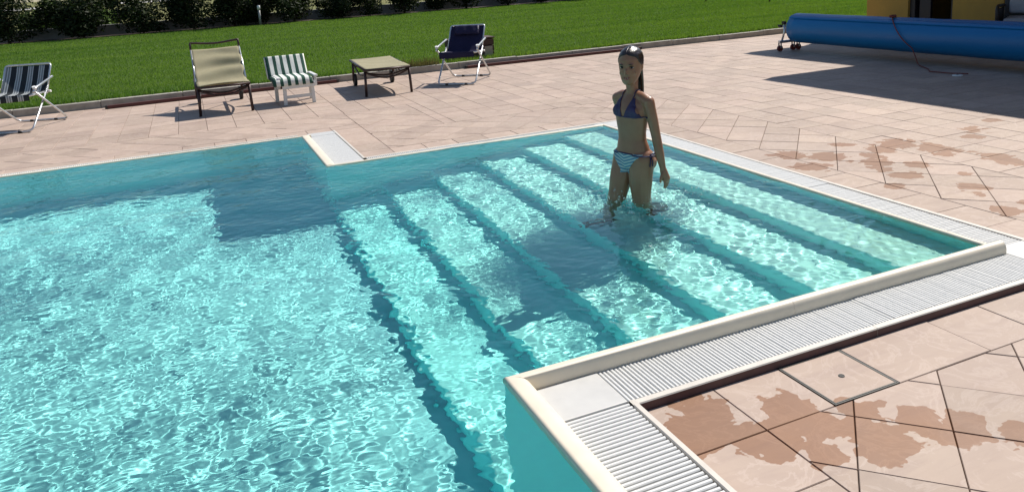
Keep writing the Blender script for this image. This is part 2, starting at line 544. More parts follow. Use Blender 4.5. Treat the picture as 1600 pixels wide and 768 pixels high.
# loose ends of the pale frame at the corners
def fr(x0, x1, y0, y1, dz=0.0): box('edge_frame', x0, x1, y0, y1, -.03, GZ + .0025 + dz, M_FRAME, pool)
fr(SB[1], SB[2], -SA[2] + .0, -SA[1] - .0005)
fr(BX + SR[1] + .0005, BX + SR[2], -SA[2], .0295)
fr(EX + .0005, BX + SR[1], -SA[2], -SA[1] - .0005)
fr(BX + SR[1] + .0, BX + SR[2], BY + .0455, BY + SK[2])
fr(BX + .0455, BX + SR[1] - .0005, BY + SK[1], BY + SK[2])
fr(SB[1] + .0, SB[2], BY + SK[1], BY + SK[2] + .0, .0008)

# ------------------------------------------------------------------ deck of stone tiles
def tile_mat():
    t = NT('deck_tile')
    p = t.pos()
    att = t.n('ShaderNodeAttribute', attribute_name='tint', attribute_type='GEOMETRY').outputs['Fac']
    r = t.math('FRACT', t.math('ADD', t.rnd(), att))
    # offset the pattern per tile
    off = t.n('ShaderNodeCombineXYZ'); t.set(off.inputs[0], t.math('MULTIPLY', r, 37.0)); t.set(off.inputs[1], t.math('MULTIPLY', r, 91.0)); off.inputs[2].default_value = 0
    va = t.n('ShaderNodeVectorMath', operation='ADD'); t.set(va.inputs[0], p); t.set(va.inputs[1], off.outputs[0])
    v = va.outputs[0]
    big = t.noise(2.2, 5, 0.6, v, 0.8)
    st = t.noise(3.0, 5, 0.62, t.scalev(v, (1.0, 6.0, 1.0)), 0.6)
    vein = t.noise(5.0, 6, 0.65, v, 1.6)
    c = t.mix(t.maprange(big, 0.3, 0.7), (0.315, 0.237, 0.188, 1), (0.415, 0.325, 0.258, 1))
    c = t.mix(t.maprange(st, 0.48, 0.70, 0, .55), c, (0.27, 0.195, 0.165, 1))
    vm = t.math('SUBTRACT', 1.0, t.math('MULTIPLY', t.math('ABSOLUTE', t.math('SUBTRACT', vein, 0.5)), 26.0), clamp=True)
    c = t.mix(t.math('MULTIPLY', vm, 0.30), c, (0.55, 0.46, 0.40, 1))
    c = t.mix(t.maprange(r, 0, 1, 0.0, 0.30), c, (0.40, 0.295, 0.25, 1))
    hue = t.n('ShaderNodeHueSaturation'); t.set(hue.inputs['Color'], c)
    t.set(hue.inputs['Value'], t.maprange(t.math('FRACT', t.math('MULTIPLY', r, 7.3)), 0, 1, 0.90, 1.10))
    c = hue.outputs[0]
    # dust and faint blotches
    du = t.noise(0.7, 6, 0.65, p)
    c = t.mix(t.maprange(du, 0.45, 0.75, 0, .22), c, (0.50, 0.42, 0.36, 1))
    # water spilt on the tiles
    wob = t.noise(3.6, 5, 0.6, t.scalev(p, (.8, 1.3, 1)))
    wob2 = t.noise(10.0, 2, 0.45, p, 1.2)
    field = None
    for (x, y, rr) in WET:
        d = t.n('ShaderNodeVectorMath', operation='DISTANCE'); t.set(d.inputs[0], p); d.inputs[1].default_value = (x, y, 0)
        f = t.maprange(d.outputs['Value'], 0, rr, 1, 0)
        field = f if field is None else t.math('MAXIMUM', field, f)
    fld = t.math('ADD', t.math('ADD', field, t.math('MULTIPLY', t.math('SUBTRACT', wob, .5), 2.1)), t.math('MULTIPLY', t.math('SUBTRACT', wob2, .5), .9))
    fld = t.math('MULTIPLY', fld, t.math('GREATER_THAN', field, 0.001))
    wet = t.maprange(fld, 0.38, 0.41)
    wetc = t.mix(1.0, c, (0.60, 0.41, 0.29, 1), 'MULTIPLY')
    c = t.mix(wet, c, wetc)
    fine = t.noise(120, 4, 0.6, p)
    rough = t.math('SUBTRACT', t.maprange(big, .3, .7, 0.62, 0.74), t.math('MULTIPLY', wet, 0.08))
    h = t.math('ADD', t.math('MULTIPLY', fine, 0.3), t.math('ADD', t.math('MULTIPLY', st, 0.6), vein))
    t.bump(h, 0.11, 0.006)
    return t.fin(c, rough, 0, 0.30)

WET = [(0.53, -0.40, .17), (0.46, -0.45, .15), (0.78, -0.47, .13), (0.62, -0.60, .17), (0.80, -0.62, .15), (0.70, -0.72, .10), (0.92, -0.72, .20), (1.06, -0.74, .12),
       (1.13, -0.86, .13), (1.26, -0.95, .12), (0.97, -0.62, .12), (1.20, -.80, .08),
       # far splash, up the right side
       (3.95, 1.78, .26), (4.05, 1.58, .22), (3.70, 1.72, .17), (3.52, 1.64, .15), (3.42, 1.50, .15), (3.30, 1.36, .12), (3.56, 1.30, .12), (3.30, 1.18, .13), (3.05, 1.03, .12),
       (4.75, 1.78, .18), (4.55, 1.62, .12), (4.16, 1.16, .20), (4.10, 1.02, .15), (3.92, 1.40, .10), (3.40, .76, .12), (3.28, .66, .12), (3.13, .42, .12), (3.36, .42, .10), (3.6, .98, .1),
       (4.75, 1.15, .14), (3.26, 1.80, .22), (3.10, 2.00, .20), (2.98, 1.65, .2), (3.62, 2.02, .14), (5.2, 1.9, .12)]
M_TILE = tile_mat()
M_GROUT = simple('grout', (0.22, 0.16, 0.12), 0.85, 0, 0.2, 30, 0.3)

def tile_geo(poly, gap=0.0015, bev=0.0018):
    """poly ccw list of (x, y). returns verts, faces (top n-gon, bevel ring, side ring) in local coords around the centroid"""
    P = [Vector(p) for p in poly]
    def inset(P, d):
        n = len(P); out = []
        for i in range(n):
            a, b, c = P[i - 1], P[i], P[(i + 1) % n]
            e1 = (b - a); e2 = (c - b)
            if e1.length < 1e-6 or e2.length < 1e-6: return None
            e1.normalize(); e2.normalize()
            n1 = Vector((-e1.y, e1.x)); n2 = Vector((-e2.y, e2.x))
            k = 1 + n1.dot(n2)
            if k < 0.05: return None
            out.append(b + (n1 + n2) * (d / k))
        return out
    A = inset(P, gap)
    B = inset(P, gap + bev)
    if A is None or B is None: return None
    def area(Q): return sum(Q[i - 1].x * Q[i].y - Q[i].x * Q[i - 1].y for i in range(len(Q))) / 2
    if area(B) < 0.0004: return None
    return A, B, area(P)

def clip_halfplane(poly, nx, ny, c):
    """keep nx*x+ny*y <= c"""
    out = []
    n = len(poly)
    for i in range(n):
        p, q = poly[i], poly[(i + 1) % n]
        dp = nx * p[0] + ny * p[1] - c; dq = nx * q[0] + ny * q[1] - c
        if dp <= 1e-9: out.append(p)
        if (dp < -1e-9 and dq > 1e-9) or (dp > 1e-9 and dq < -1e-9):
            t = dp / (dp - dq); out.append((p[0] + (q[0] - p[0]) * t, p[1] + (q[1] - p[1]) * t))
    clean = []
    for p in out:
        if not clean or math.hypot(p[0] - clean[-1][0], p[1] - clean[-1][1]) > 1e-4: clean.append(p)
    if len(clean) > 1 and math.hypot(clean[0][0] - clean[-1][0], clean[0][1] - clean[-1][1]) < 1e-4: clean.pop()
    return clean

def clip_rect(poly, R):
    x0, x1, y0, y1 = R
    for nx, ny, c in ((1, 0, x1), (-1, 0, -x0), (0, 1, y1), (0, -1, -y0)):
        poly = clip_halfplane(poly, nx, ny, c)
        if len(poly) < 3: return []
    return poly

def sub_rects(cells, R):
    out = []
    for (a, b, c, d) in cells:
        x0, x1, y0, y1 = max(a, R[0]), min(b, R[1]), max(c, R[2]), min(d, R[3])
        if x0 >= x1 - 1e-6 or y0 >= y1 - 1e-6: out.append((a, b, c, d)); continue
        if a < x0: out.append((a, x0, c, d))
        if x1 < b: out.append((x1, b, c, d))
        if c < y0: out.append((x0, x1, c, y0))
        if y1 < d: out.append((x0, x1, y1, d))
    return [q for q in out if q[1] - q[0] > .02 and q[3] - q[2] > .02]

T = 0.285
A1, A2 = SA[2], 0.555                     # near side: border row from, to
B1, R1, K1, M1 = SB[2], SR[2], SK[2], SM[2]
D2, D3 = 0.645, 1.39
DK_X0, DK_X1, DK_Y0, DK_Y1 = -9.5, 16.0, -6.0, 9.03
HATCH = (0.925, 1.212, -A2, -A1)
tiles = []        # polygons
def rect(a, b, c, d): return [(a, c), (b, c), (b, d), (a, d)]
def row(x0, x1, y0, y1, horiz):
    L0, L1 = (x0, x1) if horiz else (y0, y1)
    s = L0
    while s < L1 - .03:
        e = min(s + T, L1)
        if L1 - e < .08: e = L1
        tiles.append(rect(s, e, y0, y1) if horiz else rect(x0, x1, s, e))
        s = e
# border rows
tiles.append(rect(B1, D2, -A2, -A1)); tiles.append(rect(D2, HATCH[0], -A2, -A1))
tiles.append(rect(HATCH[1], HATCH[1] + .45, -A2, -A1)); row(HATCH[1] + .45, BX + D2, -A2, -A1, True)
row(B1, D2, MY0 - .2, -A2, False)
row(BX + R1, BX + D2, -A1, BY + D2, False)
row(B1, BX + R1, BY + K1, BY + D2, True)
row(B1, D2, BY + D2, FAR + D2, False)
row(MX0 - D2, B1, FAR + M1, FAR + D2, True)
# diagonal band
RB = [(BX + D2, BX + D3, -D3, BY + D3), (D2, BX + D2, -D3, -A2), (D2, D3, MY0 - .2, -D3), (D2, BX + D2, BY + D2, BY + D3),
      (D2, D3, BY + D3, FAR + D3), (MX0 - D2, D2, FAR + D2, FAR + D3)]
ang = rad(45)
ca, sa = math.cos(ang), math.sin(ang)
S = 0.272
cx0, cy0 = BX + D2, 1.105
for i in range(-60, 60):
    for j in range(-60, 60):
        c = [(i, j), (i + 1, j), (i + 1, j + 1), (i, j + 1)]
        poly = [(cx0 + (a * ca - b * sa) * S, cy0 + (a * sa + b * ca) * S) for a, b in c]
        x0 = min(p[0] for p in poly); x1 = max(p[0] for p in poly); y0 = min(p[1] for p in poly); y1 = max(p[1] for p in poly)
        for R in RB:
            if x1 < R[0] or x0 > R[1] or y1 < R[2] or y0 > R[3]: continue
            q = clip_rect(poly, R)
            if len(q) >= 3: tiles.append(q)
# straight grid everywhere else
gx, gy = BX + D3, BY + D3
U = [(MX0 - D3 + .6, D3, MY0 - .2, FAR + D3), (-.5, BX + D3, -D3, BY + D3)]
i0, i1 = math.floor((DK_X0 - gx) / T), math.ceil((DK_X1 - gx) / T)
j0, j1 = math.floor((DK_Y0 - gy) / T), math.ceil((DK_Y1 - gy) / T)
for i in range(i0, i1):
    for j in range(j0, j1):
        x, y = gx + i * T, gy + j * T
        cells = [(x, x + T, y, min(y + T, DK_Y1 + .01))]
        if cells[0][3] - cells[0][2] < .03: continue
        for R in U: cells = sub_rects(cells, R)
        for q in cells: tiles.append(rect(*q))

deck = tag(obj('pool_deck', quad_bm([[(DK_X0, DK_Y0, -.011), (MX0 - .5, DK_Y0, -.011), (MX0 - .5, DK_Y1, -.011), (DK_X0, DK_Y1, -.011)],
                                     [(MX0 - .5, DK_Y0, -.011), (DK_X1, DK_Y0, -.011), (DK_X1, MY0 - .08, -.011), (MX0 - .5, MY0 - .08, -.011)],
                                     [(MX0 - .5, FAR + .31, -.011), (.34, FAR + .31, -.011), (.34, DK_Y1, -.011), (MX0 - .5, DK_Y1, -.011)],
                                     [(.34, BY + .29, -.011), (BX + .32, BY + .29, -.011), (BX + .32, DK_Y1, -.011), (.34, DK_Y1, -.011)],
                                     [(BX + .32, -.275, -.011), (DK_X1, -.275, -.011), (DK_X1, DK_Y1, -.011), (BX + .32, DK_Y1, -.011)],
                                     [(.34, MY0 - .08, -.011), (DK_X1, MY0 - .08, -.011), (DK_X1, -.275, -.011), (.34, -.275, -.011)]]), M_GROUT),
           'terrace of reddish beige stone tiles with dark joints round the pool', kind='structure')

from bpy_extras.object_utils import world_to_camera_view
bpy.context.view_layer.update()
def in_view(p, m=0.02):
    c = world_to_camera_view(SC, cam, Vector(p))
    return c.z > 0 and -m < c.x < 1 + m and -m < c.y < 1 + m
def tile_cost(poly):
    cx = sum(p[0] for p in poly) / len(poly); cy = sum(p[1] for p in poly) / len(poly)
    if not in_view((cx, cy, 0), 0.03): return 0
    s = [world_to_camera_view(SC, cam, Vector((p[0], p[1], 0))) for p in poly]
    return abs(sum(s[i - 1].x * s[i].y - s[i].x * s[i - 1].y for i in range(len(s))))
ranked = sorted(((tile_cost(q), k) for k, q in enumerate(tiles)), reverse=True)
single = {k for c, k in ranked[:290] if c > 0}
cache = {}
sv, sf, stint = [], [], []
for k, poly in enumerate(tiles):
    g = tile_geo(poly)
    if g is None: continue
    A, B, ar = g
    cx = sum(p.x for p in B) / len(B); cy = sum(p.y for p in B) / len(B)
    n = len(A)
    dz = random.gauss(0, .0006); tx, ty = random.gauss(0, .0022), random.gauss(0, .0022)
    if k in single:
        key = tuple((round(p.x - cx, 3), round(p.y - cy, 3)) for p in B)
        if key not in cache:
            bm = bmesh.new()
            a0 = [bm.verts.new((p.x - cx, p.y - cy, -.0105)) for p in A]
            a1 = [bm.verts.new((p.x - cx, p.y - cy, -.0026)) for p in A]
            b1 = [bm.verts.new((p.x - cx, p.y - cy, 0)) for p in B]
            bm.faces.new(b1)
            for i in range(n):
                j = (i + 1) % n
                bm.faces.new((a0[i], a0[j], a1[j], a1[i])); bm.faces.new((a1[i], a1[j], b1[j], b1[i]))
            me = bpy.data.meshes.new('tile'); bm.to_mesh(me); bm.free(); me.materials.append(M_TILE)
            cache[key] = me
        o = obj('tile', cache[key], None, deck)
        o.location = (cx, cy, dz); o.rotation_euler = (tx, ty, 0)
    else:
        b = len(sv)
        ti = random.random()
        for p, z in [(p, -.0105) for p in A] + [(p, -.0026) for p in A] + [(p, 0) for p in B]:
            sv.append((p.x, p.y, z + dz + (p.y - cy) * tx - (p.x - cx) * ty)); stint.append(ti)
        sf.append([b + 2 * n + i for i in range(n)])
        for i in range(n):
            j = (i + 1) % n
            sf.append((b + i, b + j, b + n + j, b + n + i)); sf.append((b + n + i, b + n + j, b + 2 * n + j, b + 2 * n + i))
me = bpy.data.meshes.new('tile_field'); me.from_pydata(sv, [], sf)
at = me.attributes.new('tint', 'FLOAT', 'POINT'); at.data.foreach_set('value', stint)
tag(obj('tile_field', me, M_TILE, deck), kind='stuff')

# inspection lid let into the border row
M_STEEL = simple('brushed_steel', (0.085, 0.085, 0.08), 0.6, 0.4, 0.1, 40)
M_DARK = simple('dark_hole', (0.03, 0.028, 0.026), 0.7)
hx0, hx1, hy0, hy1 = HATCH
lid = tag(empty('inspection_lid', ((hx0 + hx1) / 2, (hy0 + hy1) / 2, 0)), 'square tiled lid with thin metal rim and small lifting hole beside the near grate', 'access lid')
w, h = hx1 - hx0, hy1 - hy0
g = tile_geo(rect(-w / 2 + .009, w / 2 - .009, -h / 2 + .009, h / 2 - .009), .002, .0015)
bm = bmesh.new()
a0 = [bm.verts.new((*p, -.0105)) for p in g[0]]; a1 = [bm.verts.new((*p, -.001)) for p in g[0]]; b1 = [bm.verts.new((*p, .001)) for p in g[1]]
bm.faces.new(b1)
for i in range(4):
    j = (i + 1) % 4
    bm.faces.new((a0[i], a0[j], a1[j], a1[i])); bm.faces.new((a1[i], a1[j], b1[j], b1[i]))
obj('tile', bm, M_TILE, lid)
bm = bmesh.new()
for a in (0, 1):
    for (x0, x1, y0, y1) in ((-w / 2 + .002 + a * .0055, w / 2 - .002 - a * .0055, -h / 2 + .002 + a * .0055, -h / 2 + .0055 + a * .0055), (-w / 2 + .002 + a * .0055, w / 2 - .002 - a * .0055, h / 2 - .0055 - a * .0055, h / 2 - .002 - a * .0055),
                             (-w / 2 + .002 + a * .0055, -w / 2 + .0055 + a * .0055, -h / 2 + .006 + a * .0055, h / 2 - .006 - a * .0055), (w / 2 - .0055 - a * .0055, w / 2 - .002 - a * .0055, -h / 2 + .006 + a * .0055, h / 2 - .006 - a * .0055)):
        add_box(bm, x0, x1, y0, y1, -.0105, .0016 + a * .0004)
obj('metal_rim', bm, M_STEEL, lid)
bm = bmesh.new()
bmesh.ops.create_cone(bm, cap_ends=True, segments=16, radius1=.0085, radius2=.0085, depth=.004)
bmesh.ops.translate(bm, vec=(.01, -.01, .0005), verts=bm.verts)
obj('lifting_hole', bm, M_DARK, lid)
bm = bmesh.new()
add_tube(bm, [Vector((.01 + .0095 * math.cos(a), -.01 + .0095 * math.sin(a), .002)) for a in [2 * math.pi * k / 16 for k in range(17)]], .0016, 6)
obj('hole_ring', bm, M_STEEL, lid)
# ------------------------------------------------------------------ kerb, lawn, land beyond
LZ = 0.085
M_KERB = simple('kerb_concrete', (0.33, 0.31, 0.27), 0.85, 0, 0.22, 7, 0.4)
kerb = tag(empty('lawn_kerb', (0, 9.03, 0)), 'low weathered concrete kerb between the terrace and the lawn', 'kerb')
x = -12.0; k = 0
while x < 16:
    L = 1.0
    bm = bmesh.new()
    dy = random.uniform(-.006, .006); dz = random.uniform(-.006, .006)
    add_box(bm, x + .002, x + L - .002, 0.0 + dy, 0.105 + dy, -.02, 0.098 + dz, .009)
    obj('kerb_stone', bm, M_KERB, kerb)
    x += L; k += 1

def lawn_mat():
    t = NT('lawn_soil')
    p = t.pos()
    n1 = t.noise(0.5, 5, 0.6, p); n2 = t.noise(9, 5, 0.65, p)
    c = t.mix(t.maprange(n1, .3, .7), (0.045, 0.085, 0.018, 1), (0.060, 0.10, 0.022, 1))
    c = t.mix(t.maprange(n2, .4, .75, 0, .6), c, (0.055, 0.085, 0.018, 1))
    t.bump(n2, 0.6, 0.03)
    return t.fin(c, 0.95, 0, 0.1)
def blade_mat(name, a, b, trans=0.45):
    t = NT(name)
    p = t.pos()
    n1 = t.noise(0.35, 4, 0.6, t.scalev(p, (0.35, 2.6, 1))); n2 = t.noise(14, 2, 0.5, p)
    f = t.math('ADD', t.math('MULTIPLY', n1, .75), t.math('MULTIPLY', n2, .5))
    c = t.mix(t.maprange(f, .45, .80), a, b)
    tr = t.n('ShaderNodeBsdfTranslucent'); t.set(tr.inputs[0], t.mix(1.0, c, (1.0, 1.05, .55, 1), 'MULTIPLY'))
    mx = t.n('ShaderNodeMixShader'); mx.inputs[0].default_value = trans
    t.fin(c, 0.55, 0, 0.3)
    t.t.links.new(t.b.outputs[0], mx.inputs[1]); t.t.links.new(tr.outputs[0], mx.inputs[2])
    t.t.links.new(mx.outputs[0], t.out.inputs['Surface'])
    return t.m
M_BLADE = blade_mat('grass_blade', (0.086, 0.178, 0.026, 1), (0.185, 0.290, 0.045, 1))
LY0, LY1 = 9.13, 27.3
obj_l = tag(obj('lawn', quad_bm([[(-22, LY0, LZ), (60, LY0, LZ), (60, LY1, LZ), (-22, LY1, LZ)]]), lawn_mat()), 'flat mown green lawn behind the terrace', kind='structure')

def blades(name, n, xr, yr, hgt, wid, mat, z=LZ, power=1.0, lean=0.5, fn=None):
    r = np.random.default_rng(hash(name) % 1000 if False else len(name) * 7 + n % 97)
    u = r.random(n)
    y = yr[0] * (yr[1] / yr[0]) ** u if power else yr[0] + (yr[1] - yr[0]) * u
    # the wedge of lawn that the view takes in, with a margin
    xl = np.interp(y, [9, 28], [xr[0][0], xr[0][1]]); xh = np.interp(y, [9, 28], [xr[1][0], xr[1][1]])
    x = xl + (xh - xl) * r.random(n)
    dist = np.hypot(x + .84, y + 2.2)
    sc = np.clip(dist / 12, 0.8, 2.6)
    w = wid * sc * (0.7 + 0.6 * r.random(n)); h = hgt * (0.65 + 0.7 * r.random(n)) * (0.85 + .15 * sc)
    a = r.random(n) * 2 * np.pi; b = r.random(n) * 2 * np.pi; ln = lean * r.random(n) * h
    V = np.empty((n, 3, 3))
    V[:, 0] = np.stack([x - np.cos(a) * w, y - np.sin(a) * w, np.full(n, z - .004)], -1)
    V[:, 1] = np.stack([x + np.cos(a) * w, y + np.sin(a) * w, np.full(n, z - .004)], -1)
    V[:, 2] = np.stack([x + np.cos(b) * ln, y + np.sin(b) * ln, z + h], -1)
    me = np_mesh(name, V.reshape(-1, 3), np.arange(n * 3).reshape(n, 3))
    return obj(name, me, mat)
tag(blades('grass', 520000, ((-7.5, -12), (14.5, 33)), (9.12, LY1), 0.027, 0.0050, M_BLADE), 'short dense blades of the green lawn', 'grass', kind='stuff')
tag(blades('edge_grass', 9000, ((-7.5, -7.5), (11, 11)), (9.11, 9.22), 0.075, 0.006, M_BLADE, lean=0.9), 'longer grass hanging over the kerb edge', 'grass', kind='stuff')

def land_mat():
    t = NT('dry_field')
    p = t.pos()
    n1 = t.noise(0.12, 5, 0.6, p); n2 = t.noise(2.5, 6, 0.7, p)
    c = t.mix(t.maprange(n1, .35, .65), (0.16, 0.155, 0.065, 1), (0.13, 0.15, 0.05, 1))
    c = t.mix(t.maprange(n2, .4, .8, 0, .6), c, (0.21, 0.18, 0.10, 1))
    t.bump(n2, 0.5, 0.1)
    return t.fin(c, 0.95, 0, 0.1)
M_LAND = land_mat()
tag(obj('ground', quad_bm([[(-900, 28.9, 0.0), (900, 28.9, 0.0), (900, 1500, 0.0), (-900, 1500, 0.0)], [(-900, -900, -1.6), (900, -900, -1.6), (900, 28.9, -1.6), (-900, 28.9, -1.6)]]), M_LAND), 'dry pale green field reaching to the horizon', kind='structure')
M_SOIL = simple('bed_soil', (0.055, 0.040, 0.028), 0.95, 0, 0.35, 6, 0.6)
tag(obj('soil_bed', quad_bm([[(-22, LY1 + .002, LZ - .01), (45, LY1 + .002, LZ - .01), (45, 28.95, LZ - .01), (-22, 28.95, LZ - .01)]]), M_SOIL), 'dark planting bed under the shrubs at the end of the lawn', kind='structure')
M_ROAD = simple('pale_road', (0.42, 0.41, 0.39), 0.9, 0, 0.1, .2)
tag(obj('far_road', quad_bm([[(-300, 150, .02), (500, 150, .02), (500, 196, .02), (-300, 196, .02)]]), M_ROAD), 'pale grey road far behind the hedge', kind='structure')

# low garden wall with a wire fence on it, behind the shrubs
M_GWALL = simple('garden_concrete', (0.27, 0.27, 0.27), 0.9, 0, 0.15, 2.5, 0.3)
bm = bmesh.new()
add_box(bm, -22, 45, 28.9, 29.08, -.3, LZ + 0.36, .01)
tag(obj('garden_wall', bm, M_GWALL), 'long low grey concrete wall behind the row of shrubs', 'wall')
M_POST = simple('dark_green_metal', (0.018, 0.026, 0.020), 0.5, 0.3, 0.2, 10)
fence = tag(empty('wire_fence', (0, 28.99, LZ + .36)), 'dark wire mesh fence standing on the low wall behind the shrubs', 'fence')
for i in range(-8, 18):
    x = -5.35 + i * 2.35 
    tube('fence_post', [(x, 0, -.05), (x, 0, 1.5)], 0.026, M_POST, fence, 8)
bm = bmesh.new()
for zz in np.arange(0.05, 1.5, 0.145):
    add_box(bm, -22, 36, -.0025, .0025, zz, zz + .005)
for xx in np.arange(-10, 30, 0.11):
    add_box(bm, xx, xx + .0045, -.0022, .0022, .03, 1.45)
tag(obj('wire_mesh', bm, M_POST, fence), kind='stuff')

# ------------------------------------------------------------------ shrubs along the end of the lawn
def leaf_mat(name, a, b):
    t = NT(name)
    r = t.n('ShaderNodeAttribute', attribute_name='tint', attribute_type='GEOMETRY').outputs['Fac']
    c = t.ramp(r, [(0, a), (0.75, b), (1.0, tuple(min(1, q * 1.6) for q in b[:3]) + (1,))])
    tr = t.n('ShaderNodeBsdfTranslucent'); t.set(tr.inputs[0], t.mix(1.0, c, (1.0, 1.1, .5, 1), 'MULTIPLY'))
    mx = t.n('ShaderNodeMixShader'); mx.inputs[0].default_value = 0.22
    t.fin(c, 0.6, 0, 0.15)
    t.t.links.new(t.b.outputs[0], mx.inputs[1]); t.t.links.new(tr.outputs[0], mx.inputs[2]); t.t.links.new(mx.outputs[0], t.out.inputs['Surface'])
    return t.m
M_LEAF = leaf_mat('shrub_leaf', (0.010, 0.018, 0.007, 1), (0.024, 0.036, 0.012, 1))
M_LEAF2 = leaf_mat('young_leaf', (0.05, 0.085, 0.02, 1), (0.10, 0.16, 0.04, 1))
M_BARK = simple('bark', (0.075, 0.055, 0.04), 0.9, 0, 0.3, 14, 0.5)

def crown_mesh(seed, n, rx, ry, h, leaf=0.055, z0=0.05, lobes=9):
    r = np.random.default_rng(seed)
    lob = np.stack([r.normal(0, rx * .50, lobes), r.normal(0, ry * .50, lobes), h * (0.22 + 0.68 * r.random(lobes))], -1)
    ls = (0.30 + 0.25 * r.random(lobes)) * min(rx, h * .6)
    pick = r.integers(0, lobes + 4, n)
    d = r.normal(size=(n, 3)); d /= np.linalg.norm(d, axis=1)[:, None]
    rad_ = (r.random(n) ** 0.45)
    body = pick >= lobes
    P = np.where(body[:, None], np.array([0, 0, h * .48]) + d * rad_[:, None] * np.array([rx * .82, ry * .82, h * .46]),
                 lob[np.minimum(pick, lobes - 1)] + d * (rad_ * ls[np.minimum(pick, lobes - 1)])[:, None])
    P[:, 2] = np.maximum(P[:, 2] * 1.0 - .12, z0 + 0.1 * r.random(n))
    tall = r.random(n) < 0.012
    P[tall, 2] += 0.22 * r.random(tall.sum())
    # leaf quads
    nrm = d * .6 + r.normal(size=(n, 3)) * .6 + np.array([0, 0, .35]); nrm /= np.linalg.norm(nrm, axis=1)[:, None]
    t1 = np.cross(nrm, r.normal(size=(n, 3))); t1 /= np.linalg.norm(t1, axis=1)[:, None]
    t2 = np.cross(nrm, t1)
    L = leaf * (0.6 + 0.8 * r.random(n))[:, None]
    V = np.stack([P - t1 * L, P - t2 * L * .42, P + t1 * L, P + t2 * L * .42], 1).reshape(-1, 3)
    me = np_mesh('crown', V, np.arange(n * 4).reshape(n, 4))
    a = me.attributes.new('tint', 'FLOAT', 'POINT')
    a.data.foreach_set('value', np.repeat(r.random(n), 4).astype(np.float32))
    return me
def stems_mesh(seed, h, spread):
    rr = random.Random(seed)
    bm = bmesh.new()
    for i in range(6):
        a = rr.random() * 6.28; s = spread * rr.uniform(.3, .9)
        add_tube(bm, [(rr.uniform(-.04, .04), rr.uniform(-.04, .04), -.02), (math.cos(a) * s * .35, math.sin(a) * s * .35, h * .45), (math.cos(a) * s, math.sin(a) * s, h * rr.uniform(.75, .95))], [.022, .014, .005], 6)
    return bm
proto_crowns = [crown_mesh(s, 5200, rx, ry, h) for s, rx, ry, h in ((1, .95, .75, 1.75), (2, .80, .75, 1.85), (3, 1.1, .8, 1.70), (4, .7, .65, 1.6))]
for me in proto_crowns: me.materials.append(M_LEAF)
proto_stems = []
for s in range(4):
    me = bpy.data.meshes.new('trunk'); bm = stems_mesh(s, 1.5, .7); bm.to_mesh(me); bm.free(); me.materials.append(M_BARK); proto_stems.append(me)
# (x, y, which crown, width scale, height scale, label)
SHRUBS = [(-6.35, 28.1, 0, .95, 1.0, 'dark bushy shrub at the left end of the hedge row'),
          (-4.15, 28.0, 3, 1.05, 1.12, 'dark round shrub between the two widest gaps in the hedge row'),
          (-2.25, 28.1, 2, .86, 1.05, 'wide dark shrub right of the second gap, behind the striped chair'),
          (-0.55, 28.0, 0, 1.0, 1.0, None), (0.85, 28.2, 1, .95, .95, None), (1.75, 28.35, 3, .8, .92, None),
          (3.0, 28.05, 0, .95, 1.02, None), (4.75, 28.1, 3, .9, .8, None), (5.85, 28.0, 2, .62, .85, None), (7.35, 28.1, 1, .92, .85, None),
          (8.75, 28.2, 3, .55, .7, None), (10.0, 28.05, 1, .9, .85, None), (11.9, 28.1, 0, .78, .85, None), (13.4, 28.0, 2, .65, .9, None),
          (15.2, 28.1, 1, .95, .9, None), (17.2, 28.0, 0, .9, .9, None), (19.0, 28.1, 2, .85, .9, None), (21, 28.1, 1, .95, .95, None), (23, 28.1, 0, .95, .9, None)]
LBL = ['dense dark shrub standing behind the beige lounger', 'tall dark shrub left of the small pale lamp post', 'small dark shrub just right of the pale lamp post',
       'broad dark shrub above the green striped chair', 'low loose shrub with a bright gap on its left side', 'rounded dark shrub behind the flat lounger', 'dark shrub in the hedge right of the flat lounger',
       'thin sapling-like shrub with a visible stem in a hedge gap', 'dark shrub left of the hedge gap behind the navy chair', 'dark shrub behind the navy folding chair', 'dark shrub above the navy chair headrest',
       'shrub touching the top edge right of the navy chair', 'dark shrub above the space between navy chair and girl', 'dark shrub cut by the top edge left of the girl', 'last shrub visible before the open lawn', 'end shrub of the row past the top edge']
li = 0
for (x, y, c, sw, sh, lab) in SHRUBS:
    if lab is None: lab = LBL[li]; li += 1
    root = tag(empty('shrub', (x, y, LZ - .01), random.random() * 6.28), lab, 'shrub', 'shrubs along the end of the lawn')
    o = obj('crown', proto_crowns[c], None, root); o.scale = (sw * 1.45, sw * 1.25, sh * 1.04)
    o = obj('trunk', proto_stems[c], None, root); o.scale = (sw, sw, sh)
# wild greenery in the field behind the gaps
wild = crown_mesh(31, 5000, 1.3, .8, 1.1, .08); wild.materials.append(M_LEAF2)
for i, (x, y, s, lab) in enumerate([(-6.0, 33.5, 1.0, 'bright green field bush seen through the left hedge gap'), (-3.9, 33.0, .85, 'bright green field bush seen through the second hedge gap'), (2.0, 34.5, .8, 'field bush glimpsed behind the pale lamp post'), (-8.5, 34, 1.0, 'field bush behind the shrub at the left edge')]):
    root = tag(empty('field_bush', (x, y, 0), i * 1.3), lab, 'bush', 'wild bushes behind the fence')
    o = obj('crown', wild, None, root); o.scale = (s, s, s * 1.25)
    o = obj('trunk', proto_stems[0], None, root); o.scale = (s, s, s * .7)

